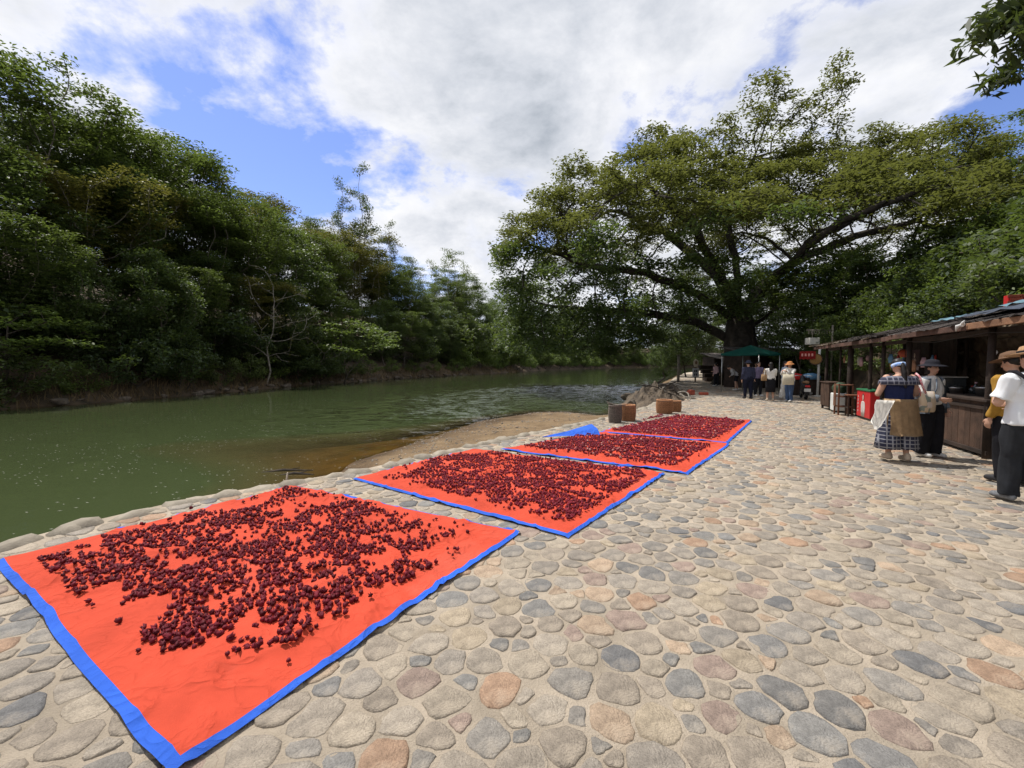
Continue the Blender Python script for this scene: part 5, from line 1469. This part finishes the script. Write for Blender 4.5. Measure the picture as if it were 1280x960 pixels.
def bendf(bm, ang, z0=.88, z1=1.1):
    if not ang: return
    for v in bm.verts:
        a = ang * float(sstep(z0, z1, v.co.z)); p = v.co - Vector((0, 0, .92)); c, s = math.cos(a), math.sin(a)
        if a: v.co = Vector((p.x, p.y * c - p.z * s, p.y * s + p.z * c + .92))


def person(label, loc, rz, h=1.65, wide=1.0, arms=None, bend=0.0, pitch=0.0, yaw=0.0, top=None, bottom=None, shoes=None, hair='short', hat=None, step=0.0, voxel=.012, group=None, sleeve='long', hem=.88, low_neck=False, glasses=False):
    t = thing('person', label, 'person', (*loc, 0.02), rz, group); k = h / 1.65; t.scale = (k, k, k)
    A = arms or {}
    J = {}
    for s, n in ((1, 'L'), (-1, 'R')):
        J['sh' + n] = Vector((s * .165 * (0.5 + .5 * wide), 0, 1.335)); J['el' + n] = Vector(A.get('el' + n, (s * (.215 + .10 * (wide - 1)), .03, 1.06))); J['wr' + n] = Vector(A.get('wr' + n, (s * (.225 + .08 * (wide - 1)), -.05, .82)))
        st = step * s
        J['hip' + n] = Vector((s * .088 * wide, 0, .88)); J['kn' + n] = Vector((s * .095, -.02 - st * .5, .48)); J['an' + n] = Vector((s * .10, .02 - st, .085))
    HM = Matrix.Translation((0, 0, 1.40)) @ Matrix.Rotation(yaw, 4, 'Z') @ Matrix.Rotation(pitch, 4, 'X') @ Matrix.Translation((0, 0, -1.40))

    def head_part(fn, smooth=True):
        b = bmesh.new(); fn(b); bmesh.ops.transform(b, matrix=HM, verts=b.verts); bendf(b, bend); return b
    bm = bmesh.new()
    loft(bm, [(0, 0, .80, .12 * wide, .09 * wide), (0, .005, .88, .165 * wide, .11 * wide), (0, 0, .96, .155 * wide, .105 * wide), (0, 0, 1.05, .132 * wide, .09 * wide), (0, -.005, 1.18, .148 * wide, .10 * wide), (0, 0, 1.28, .158 * (.5 + .5 * wide), .092), (0, .005, 1.345, .13 * (.5 + .5 * wide), .07), (0, .008, 1.385, .065, .055)], 20)
    for n in 'LR':
        s = 1 if n == 'L' else -1
        capsule(bm, J['hip' + n], J['kn' + n], .083 * wide, .053, 12); capsule(bm, J['kn' + n] + Vector((0, .01, -.06)), J['an' + n], .056, .036, 12)
        capsule(bm, J['kn' + n], J['kn' + n] + Vector((0, .01, -.06)), .053, .056, 12)
        capsule(bm, J['an' + n] + Vector((0, .03, -.045)), J['an' + n] + Vector((s * .015, -.15, -.06)), .032, .024, 8)
        aw = .5 + .5 * wide
        capsule(bm, J['sh' + n], J['el' + n], .050 * aw, .039 * aw, 10); capsule(bm, J['el' + n], J['wr' + n], .038 * aw, .026, 10)
        d = J['wr' + n] - J['el' + n]; hand(bm, J['wr' + n], d, A.get('pn' + n, (-s, -.2, .1)), 1.0, .6)
    n0 = len(bm.verts)
    capsule(bm, (0, .012, 1.36), (0, -.005, 1.46), .052, .05, 12)
    ellipsoid(bm, (0, .005, 1.548), (.073, .088, .095), sub=3); ellipsoid(bm, (0, -.028, 1.49), (.055, .058, .062), sub=3)
    capsule(bm, (0, -.086, 1.55), (0, -.100, 1.512), .009, .013, 7)
    for s in (-1, 1): ellipsoid(bm, (s * .074, .005, 1.53), (.010, .02, .03))
    hv = list(bm.verts)[n0:]; bmesh.ops.transform(bm, matrix=HM, verts=hv)
    bendf(bm, bend)
    obj('body', remesh(bm, voxel, 2), SKIN, t)
    for s in (-1, 1):
        obj('eye', head_part(lambda b: ellipsoid(b, (s * .03, -.083, 1.548), (.013, .008, .006))), EYE, t)
    obj('lips', head_part(lambda b: ellipsoid(b, (0, -.082, 1.478), (.021, .008, .007))), LIPS, t)
    if glasses: obj('sunglasses', head_part(lambda b: (ellipsoid(b, (-.033, -.09, 1.548), (.03, .008, .022)), ellipsoid(b, (.033, -.09, 1.548), (.03, .008, .022)), tube(b, [(-.07, 0, 1.555), (-.06, -.085, 1.555), (.06, -.085, 1.555), (.07, 0, 1.555)], .004, 5))), m_black, t)

    def hairf(b):
        ellipsoid(b, (0, .02, 1.566), (.083, .092, .092), sub=3)
        if hair == 'long': loft(b, [(0, .07, 1.24, .07, .025), (0, .075, 1.35, .085, .035), (0, .06, 1.47, .085, .05), (0, .04, 1.56, .075, .06)], 14)
        if hair == 'bob': loft(b, [(0, .04, 1.43, .085, .05), (0, .035, 1.50, .09, .065), (0, .03, 1.56, .085, .07)], 14)
        if hair == 'tail': loft(b, [(0.0, .045, 1.14, .018, .016), (0, .07, 1.24, .035, .028), (0, .10, 1.38, .04, .032), (0, .11, 1.50, .032, .028), (0, .09, 1.56, .03, .03)], 12)
    if hair: obj('hair', remesh(head_part(hairf), max(.010, voxel), 1, .004, 30), HAIR, t)
    if hat:
        kind, hm, band = hat

        def hatf(b):
            R_ = {'bucket': .175, 'straw': .19, 'floppy': .20, 'cap': .10}[kind]; dz = {'bucket': .035, 'straw': .005, 'floppy': .02, 'cap': .0}[kind]
            loft(b, [(0, 0, 1.592 - dz, R_, R_ * 1.05), (0, 0, 1.598 - dz * .5, R_ * .8, R_ * .85), (0, .01, 1.605, .098, .112), (0, .01, 1.63, .094, .108), (0, .01, 1.675, .075, .088), (0, .01, 1.69, .03, .035)], 24, lambda a, i: 1 + (.04 * math.sin(3 * a) if i == 0 else 0))
        obj('hat', head_part(hatf), hm, t)
        if band: obj('hat_band', head_part(lambda b: loft(b, [(0, .01, 1.600, .1005, .1145), (0, .01, 1.628, .0985, .1125)], 24, cap=False)), band, t)
    if top:
        b = bmesh.new(); tw = 1.0
        if low_neck: rings = [(0, 0, hem, .17 * wide, .12 * wide), (0, 0, .98, .162 * wide, .113 * wide), (0, 0, 1.06, .152 * wide, .108 * wide), (0, -.005, 1.18, .165 * wide, .118 * wide), (0, 0, 1.27, .175 * (.5 + .5 * wide), .11), (0, 0, 1.31, .17, .10)]
        else: rings = [(0, 0, hem, .185 * wide, .128 * wide), (0, 0, .98, .175 * wide, .122 * wide), (0, 0, 1.06, .162 * wide, .116 * wide), (0, -.005, 1.18, .17 * wide, .12 * wide), (0, 0, 1.28, .175 * (.5 + .5 * wide), .112), (0, .005, 1.35, .15 * (.5 + .5 * wide), .085), (0, .008, 1.40, .075, .065)]
        loft(b, rings, 22)
        for n in 'LR':
            aw = .5 + .5 * wide; s, e, w = J['sh' + n], J['el' + n], J['wr' + n]
            if sleeve == 'long': tube(b, [s, s.lerp(e, .5), e, e.lerp(w, .5), e.lerp(w, .93)], [.072 * aw, .066 * aw, .058 * aw, .052 * aw, .046 * aw], 12)
            elif sleeve == 'short': tube(b, [s, s.lerp(e, .5), s.lerp(e, .85)], [.075 * aw, .074 * aw, .078 * aw], 12)
            if sleeve != 'none': ellipsoid(b, s + Vector((0, 0, -.012)), (.066 * aw,) * 3)
        bendf(b, bend); obj('top', remesh(b, voxel * 1.2, 2, .020, 14), top, t)
    if bottom:
        kind, bmt = bottom[0], bottom[1]; b = bmesh.new()
        if kind in ('trousers', 'wide', 'shorts', 'man'):
            g = {'trousers': (.105, .082, .066), 'wide': (.115, .105, .105), 'shorts': (.115, .105, .1), 'man': (.092, .092, .09)}[kind]; wz = wide
            loft(b, [(0, .005, .80, .17 * wz, .118 * wz), (0, .005, .88, .180 * wz, .122 * wz), (0, 0, .97, .168 * wz, .114 * wz), (0, 0, 1.0, .160 * wz, .108 * wz)], 20)
            for n in 'LR':
                hp, kn, an = J['hip' + n], J['kn' + n], J['an' + n]
                if kind == 'shorts': tube(b, [hp, hp.lerp(kn, .5), hp.lerp(kn, .85)], [.10, .105, .11], 14)
                else: tube(b, [hp, hp.lerp(kn, .5), kn, kn.lerp(an, .5), an + Vector((0, 0, -.03))], [g[0] * wz, (g[0] + g[1]) / 2 * wz, g[1], (g[1] + g[2]) / 2, g[2]], 14)
            obj('trousers', remesh(b, voxel * 1.2, 2, .022, 11), bmt, t)
        else:
            zb, rb, fl = bottom[2], bottom[3], bottom[4]
            loft(b, [(0, .0, zb, .19 * rb, .17 * rb), (0, 0, (zb + .9) / 2, .19 * (1 + rb) / 2, .155 * (1 + rb) / 2), (0, .005, .88, .188 * wide, .13 * wide), (0, 0, 1.0, .165 * wide, .112 * wide)], 48, lambda a, i: 1 + (fl if i == 0 else fl * .6 if i == 1 else 0) * math.sin(11 * a + .8 * math.sin(3 * a)))
            obj('skirt', b, bmt, t)
    if shoes:
        for n in 'LR':
            s = 1 if n == 'L' else -1; an = J['an' + n]; b = bmesh.new()
            capsule(b, an + Vector((0, .035, -.035)), an + Vector((s * .008, -.08, -.045)), .046, .042); capsule(b, an + Vector((s * .008, -.08, -.045)), an + Vector((s * .012, -.15, -.055)), .042, .034)
            capsule(b, an + Vector((0, .02, .01)), an + Vector((0, .03, -.03)), .043, .046)
            for v in b.verts: v.co.z = max(v.co.z, -.012)
            obj('shoe', remesh(b, max(.010, voxel), 1), shoes, t)
    return t


WH = fabric('white', (0.68, .66, .61), .88); NAVY = fabric('navy', (0.018, .024, .07)); BLK = fabric('black', (0.014, .014, .017)); CHAR = fabric('charcoal', (0.026, .028, .032))
GREY = fabric('greyblue', (0.17, .20, .235)); BRN = fabric('apron', (0.50, .34, .19), .72); BEIGE = mat('shoe_beige', (0.52, .42, .31), .8); WSHOE = mat('shoe_white', (.6, .59, .56), .7); GSHOE = mat('shoe_grey', (.22, .23, .24), .8, (.08, .085, .09), 14)
STRAW = mat('straw', (0.42, .26, .14), .9, (.30, .17, .085), 60, .4, 120); PLAID = plaid('plaid_navy', (0.022, .026, .055), (.42, .43, .46), 5.0); HATB = fabric('hat_black', (.02, .02, .026))

# woman seen from behind
pa = person('woman seen from behind in navy blouse, tan apron and plaid culottes', (6.10, 6.80), PI - .15, 1.61, 1.22, {'elL': (.275, -.04, 1.07), 'wrL': (.13, -.25, 1.12), 'elR': (-.275, -.04, 1.07), 'wrR': (-.12, -.26, 1.10)}, 0, .38, 0, NAVY, None, BEIGE, 'tail', None, .05, .009, sleeve='none', hem=.93, low_neck=True)
pa.location.z = .03
bm = bmesh.new()
loft(bm, [(0, 0, 1.225, .276, .16), (0, 0, 1.28, .272, .156), (0, 0, 1.335, .250, .13), (0, 0, 1.365, .215, .102)], 48, lambda a, i: 1 + (.07 if i == 0 else .05 if i == 1 else .01) * math.sin(15 * a + math.sin(4 * a)))
obj('ruffle_collar', bm, plaid('plaid_ruffle', (0.03, .032, .055), (.30, .30, .34), 5), pa)
bm = bmesh.new()
for s in (-1, 1):
    loft(bm, [(s * .13, 0, .19, .17, .165), (s * .125, 0, .35, .155, .15), (s * .11, 0, .6, .14, .15), (s * .08, 0, .86, .15, .155), (s * .02, 0, .97, .16, .125)], 40, lambda a, i: 1 + (.07 if i == 0 else .05 if i == 1 else .02) * math.sin(9 * a + s))
obj('culottes', bm, PLAID, pa)
bm = bmesh.new()   # apron over the back and sides
n, m_ = 30, 12; g_ = []
for i in range(n + 1):
    a = PI * .5 + (i / n - .5) * 3.0; row = []
    for j in range(m_ + 1):
        f = j / m_; z = 1.0 - .58 * f; r = .222 + .035 * f + .010 * math.sin(i * 1.9) * f + .006 * math.sin(i * 3.7); row.append(bm.verts.new((1.08 * r * math.cos(a) - .04 * f, (.82 + .1 * f) * r * math.sin(a), z - .004 * math.sin(i * .8) * f)))
    g_.append(row)
for i in range(n):
    for j in range(m_): bm.faces.new((g_[i][j], g_[i + 1][j], g_[i + 1][j + 1], g_[i][j + 1])).smooth = True
bmesh.ops.solidify(bm, geom=list(bm.faces), thickness=.008); obj('apron', bm, BRN, pa)
bm = bmesh.new(); g_ = []
for i in range(9):
    row = []
    for j in range(9):
        f = j / 8; a = .12 + i / 8 * (.9 - .35 * f); r = .30 + .06 * f + .012 * math.sin(i * 2.2 + j); row.append(bm.verts.new((r * math.cos(a) * 1.12, r * math.sin(a) * .75, .98 - f * (.36 + .12 * math.sin(i / 8 * PI)))))
    g_.append(row)
for i in range(8):
    for j in range(8): bm.faces.new((g_[i][j], g_[i + 1][j], g_[i + 1][j + 1], g_[i][j + 1])).smooth = True
bmesh.ops.solidify(bm, geom=list(bm.faces), thickness=.008); obj('white_cloth', bm, WH, pa)
HMa = Matrix.Translation((0, 0, 1.40)) @ Matrix.Rotation(.38, 4, 'X') @ Matrix.Translation((0, 0, -1.40))
bm = bmesh.new(); loft(bm, [(0, .022, 1.505, .080, .094), (0, .022, 1.53, .088, .100), (0, .022, 1.56, .090, .100)], 26, cap=False); bmesh.ops.transform(bm, matrix=HMa @ Matrix.Rotation(0, 4, 'X'), verts=bm.verts); bmesh.ops.solidify(bm, geom=list(bm.faces), thickness=.006)
obj('headband', bm, mat('headband_blue', (0.08, .24, .62), .8, (.62, .68, .75), 26, detail=2), pa)


def bag(lab, loc, rz, w, h, d, m, strap_pts, sm, m2=None):
    t = thing('shoulder_bag', lab, 'bag', loc, rz)
    bm = bmesh.new(); loft(bm, [(0, 0, 0, w * .46, d * .4), (0, 0, .03, w * .5, d * .5), (0, 0, h * .5, w * .5, d * .55), (0, 0, h, w * .47, d * .25)], 18, lambda a, i: 1 + .12 * abs(math.sin(2 * a)) ** 2); obj('pouch', bm, m, t)
    bm = bmesh.new(); tube(bm, strap_pts, .016, 6)
    obj('strap', bm, sm, t); return t


def patch_mat():
    m = bpy.data.materials.new('patchwork'); m.use_nodes = True; nt = m.node_tree; b = nt.nodes['Principled BSDF']; b.inputs['Roughness'].default_value = .9
    tc = node(nt, 'ShaderNodeTexCoord'); v = node(nt, 'ShaderNodeTexVoronoi', distance='CHEBYCHEV'); v.inputs['Scale'].default_value = 13; nt.links.new(tc.outputs['Object'], v.inputs['Vector'])
    sp = node(nt, 'ShaderNodeSeparateColor'); nt.links.new(v.outputs['Color'], sp.inputs[0])
    r = ramp(nt, sp.outputs[0], ((.0, (.55, .42, .28)), (.35, (.20, .22, .18)), (.5, (.6, .5, .42)), (.7, (.42, .06, .05)), (.85, (.60, .52, .42)))); r.node.color_ramp.interpolation = 'CONSTANT'
    nt.links.new(r, b.inputs['Base Color']); return m


bagl = Vector((6.47, 6.72, .80))
bag('patchwork shoulder bag hanging from a red woven strap', bagl, .25, .30, .32, .12, patch_mat(), [(-.08, -.03, .3), (-.14, -.02, .42), (-.17, .0, .55), (-.15, .06, .60), (-.10, .12, .52), (.02, .10, .30)], mat('strap_woven', (.55, .07, .10), .9, (.62, .52, .5), 60, detail=1))

# woman facing with black hat
pb = person('woman facing the river in black hat, white top and grey cardigan', (6.92, 7.12), .25, 1.57, 1.10, {'elL': (.26, .02, 1.06), 'wrL': (.27, -.06, .82), 'elR': (-.26, .0, 1.06), 'wrR': (-.14, -.22, 1.02)}, 0, .05, -.15, WH, ('wide', BLK), WSHOE, 'bob', ('floppy', HATB, None), .04, .009, sleeve='short', hem=.92)
bm = bmesh.new()
n, m_ = 26, 10; g_ = []
for i in range(n + 1):
    a = PI * .5 + (i / n - .5) * 4.5; row = []
    for j in range(m_ + 1):
        f = j / m_; z = 1.36 - .60 * f; r = (.145 + .075 * min(1, f * 3) + .045 * f) * (1 + .03 * math.sin(i * 1.7) * f); row.append(bm.verts.new((1.0 * r * math.cos(a), .74 * r * math.sin(a), z)))
    g_.append(row)
for i in range(n):
    for j in range(m_): bm.faces.new((g_[i][j], g_[i + 1][j], g_[i + 1][j + 1], g_[i][j + 1])).smooth = True
bmesh.ops.solidify(bm, geom=list(bm.faces), thickness=.012)
obj('cardigan', bm, GREY, pb)
for n, e, w in (('L', (.26, .02, 1.06), (.27, -.06, .82)), ('R', (-.26, .0, 1.06), (-.14, -.22, 1.02))):
    s = 1 if n == 'L' else -1; bm = bmesh.new(); S0 = Vector((s * .17, 0, 1.335)); e, w = Vector(e), Vector(w)
    ellipsoid(bm, S0 - Vector((0, 0, .015)), (.076,) * 3); tube(bm, [S0, S0.lerp(e, .5), e, e.lerp(w, .5), e.lerp(w, .95)], [.076, .076, .072, .066, .064], 12); obj('cardigan_sleeve', remesh(bm, .013, 3, .01, 14), GREY, pb)
bm = bmesh.new(); tube(bm, [(-.10, -.13, 1.36), (-.12, -.155, 1.2), (-.2, -.13, 1.02)], .012, 6); obj('bag_strap', bm, GREY, pb)

# man in white shirt, back to us, and companion in mustard
pc = person('man in white t-shirt with black sling strap and dark trousers, back turned', (5.68, 4.72), PI - .12, 1.70, 1.20, {'elL': (.26, -.05, 1.07), 'wrL': (.10, -.27, 1.06), 'elR': (-.26, -.05, 1.07), 'wrR': (-.10, -.27, 1.04)}, 0, .12, 0, fabric('shirt', (.72, .74, .75), .95), ('man', CHAR), GSHOE, 'short', ('straw', STRAW, HATB), .09, .009, sleeve='short', hem=.84)
bm = bmesh.new(); g_ = []
g_ = [(.17, -.05, 1.40), (.185, .04, 1.405), (.175, .115, 1.35), (.13, .16, 1.25), (.05, .185, 1.15), (-.06, .188, 1.06), (-.16, .165, .98), (-.25, .08, .92)]
tube(bm, g_, .019, 6); obj('sling_strap', bm, BLK, pc)
pd = person('companion in mustard jacket and brown hat beside the white shirted man', (6.42, 5.50), PI - .1, 1.66, 1.05, None, .05, .2, .3, fabric('mustard', (.36, .20, .035)), ('trousers', BLK), mat('shoe_black', (.03, .03, .032), .6), 'short', ('straw', mat('hat_brown', (.16, .09, .05), .9), None), .05, .010, hem=.86)

# shoppers further along
fw_ = dict(voxel=.015)
person('shopper in white jacket and orange bucket hat carrying a cream tote', (11.25, 17.5), -1.15, 1.60, 1.1, {'elL': (.22, -.16, 1.14), 'wrL': (.12, -.34, 1.25), 'elR': (-.22, -.16, 1.14), 'wrR': (-.10, -.34, 1.26)}, 0, .1, 0, WH, ('trousers', fabric('denim', (.06, .10, .19))), WSHOE, 'long', ('bucket', fabric('hat_orange', (.55, .24, .09)), None), .04, **fw_, hem=.78)
bag('cream tote bag on the arm of the orange hatted shopper', (11.02, 17.22, .72), -.2, .42, .42, .10, fabric('tote', (.60, .54, .40)), [(-.12, 0, .40), (-.06, .03, .66), (.05, .05, .66), (.10, 0, .40)], fabric('tote', (.6, .54, .4)))
person('shopper in white blouse and long black skirt, back turned', (10.72, 17.9), PI - .3, 1.60, 1.0, {'elL': (.2, -.1, 1.1), 'wrL': (.06, -.25, 1.25), 'elR': (-.2, -.1, 1.1), 'wrR': (-.1, -.22, 1.1)}, 0, .1, 0, WH, ('skirt', BLK, .38, 1.0, .03), BEIGE, 'long', None, .04, **fw_)
bag('tan shoulder bag beside the long black skirt', (10.42, 17.85, .86), 0.2, .26, .26, .1, fabric('tanbag', (.36, .23, .12)), [(-.08, 0, .25), (0.05, .03, .5), (.08, 0, .25)], fabric('tanbag', (.36, .23, .12)))
person('shopper in navy hooded jacket walking away beside the black skirt', (10.45, 19.1), PI - .1, 1.66, 1.2, None, .03, .1, 0, fabric('navy_jacket', (.035, .038, .065)), ('trousers', fabric('navy_trouser', (.012, .014, .028))), mat('shoe_black', (.03, .03, .032)), 'short', ('bucket', fabric('navy_hat', (.04, .045, .07)), None), .08, **fw_, hem=.84)
person('shopper in sunglasses with purple grey cardigan facing the river', (11.75, 20.6), .1, 1.64, 1.05, {'elL': (.22, -.04, 1.08), 'wrL': (.1, -.22, 1.05)}, 0, .05, 0, fabric('mauve', (.16, .13, .20)), ('trousers', BLK), WSHOE, 'bob', None, .05, **fw_, glasses=True, hem=.85)
person('shopper in grey top and black shorts bending forward under the canopy', (13.1, 25.2), -1.9, 1.60, 1.05, {'elL': (.2, -.1, 1.08), 'wrL': (.12, -.3, 1.05), 'elR': (-.2, -.1, 1.08), 'wrR': (-.12, -.3, 1.05)}, .75, .1, 0, fabric('pale_grey', (.42, .41, .40)), ('shorts', BLK), WSHOE, 'short', None, .08, **fw_)
person('shopper in pale pink jacket and black trousers near the display steps', (14.0, 29.6), PI + .5, 1.62, 1.15, {'elR': (-.22, -.15, 1.1), 'wrR': (-.15, -.36, 1.08)}, .1, .1, 0, fabric('pink', (.50, .33, .33)), ('trousers', BLK), WSHOE, 'bob', None, .06, **fw_)
person('shopper in red patterned top and black trousers beside the pink jacket', (14.95, 29.9), .4, 1.62, 1.05, {'elL': (.22, -.12, 1.08), 'wrL': (.15, -.3, 1.1)}, 0, .05, 0, fabric('red_top', (.36, .06, .05)), ('trousers', BLK), mat('shoe_black', (.03, .03, .032)), 'bob', ('cap', fabric('orange_cap', (.40, .18, .10)), None), .05, **fw_)
person('shopper in pale blue shirt and white trousers behind the orange hat', (11.95, 18.9), .6, 1.66, 1.0, None, 0, 0, 0, fabric('pale_blue', (.38, .46, .55)), ('wide', WH), WSHOE, 'long', None, .05, **fw_)
person('shopper in dark vest standing close behind the pink jacket', (14.75, 31.2), 2.2, 1.64, 1.1, None, .05, .1, 0, fabric('dark_vest', (.05, .04, .05)), ('trousers', BLK), WSHOE, 'short', None, .05, **fw_)
person('stall keeper in beige shirt standing under the green canopy', (13.5, 23.9), -.2, 1.62, 1.05, None, 0, .1, 0, fabric('beige_shirt', (.36, .30, .22)), ('trousers', CHAR), WSHOE, 'short', None, .03, **fw_)
print('PART5 done')
bpy.data.objects.remove(RO); bpy.data.scenes.remove(RS)
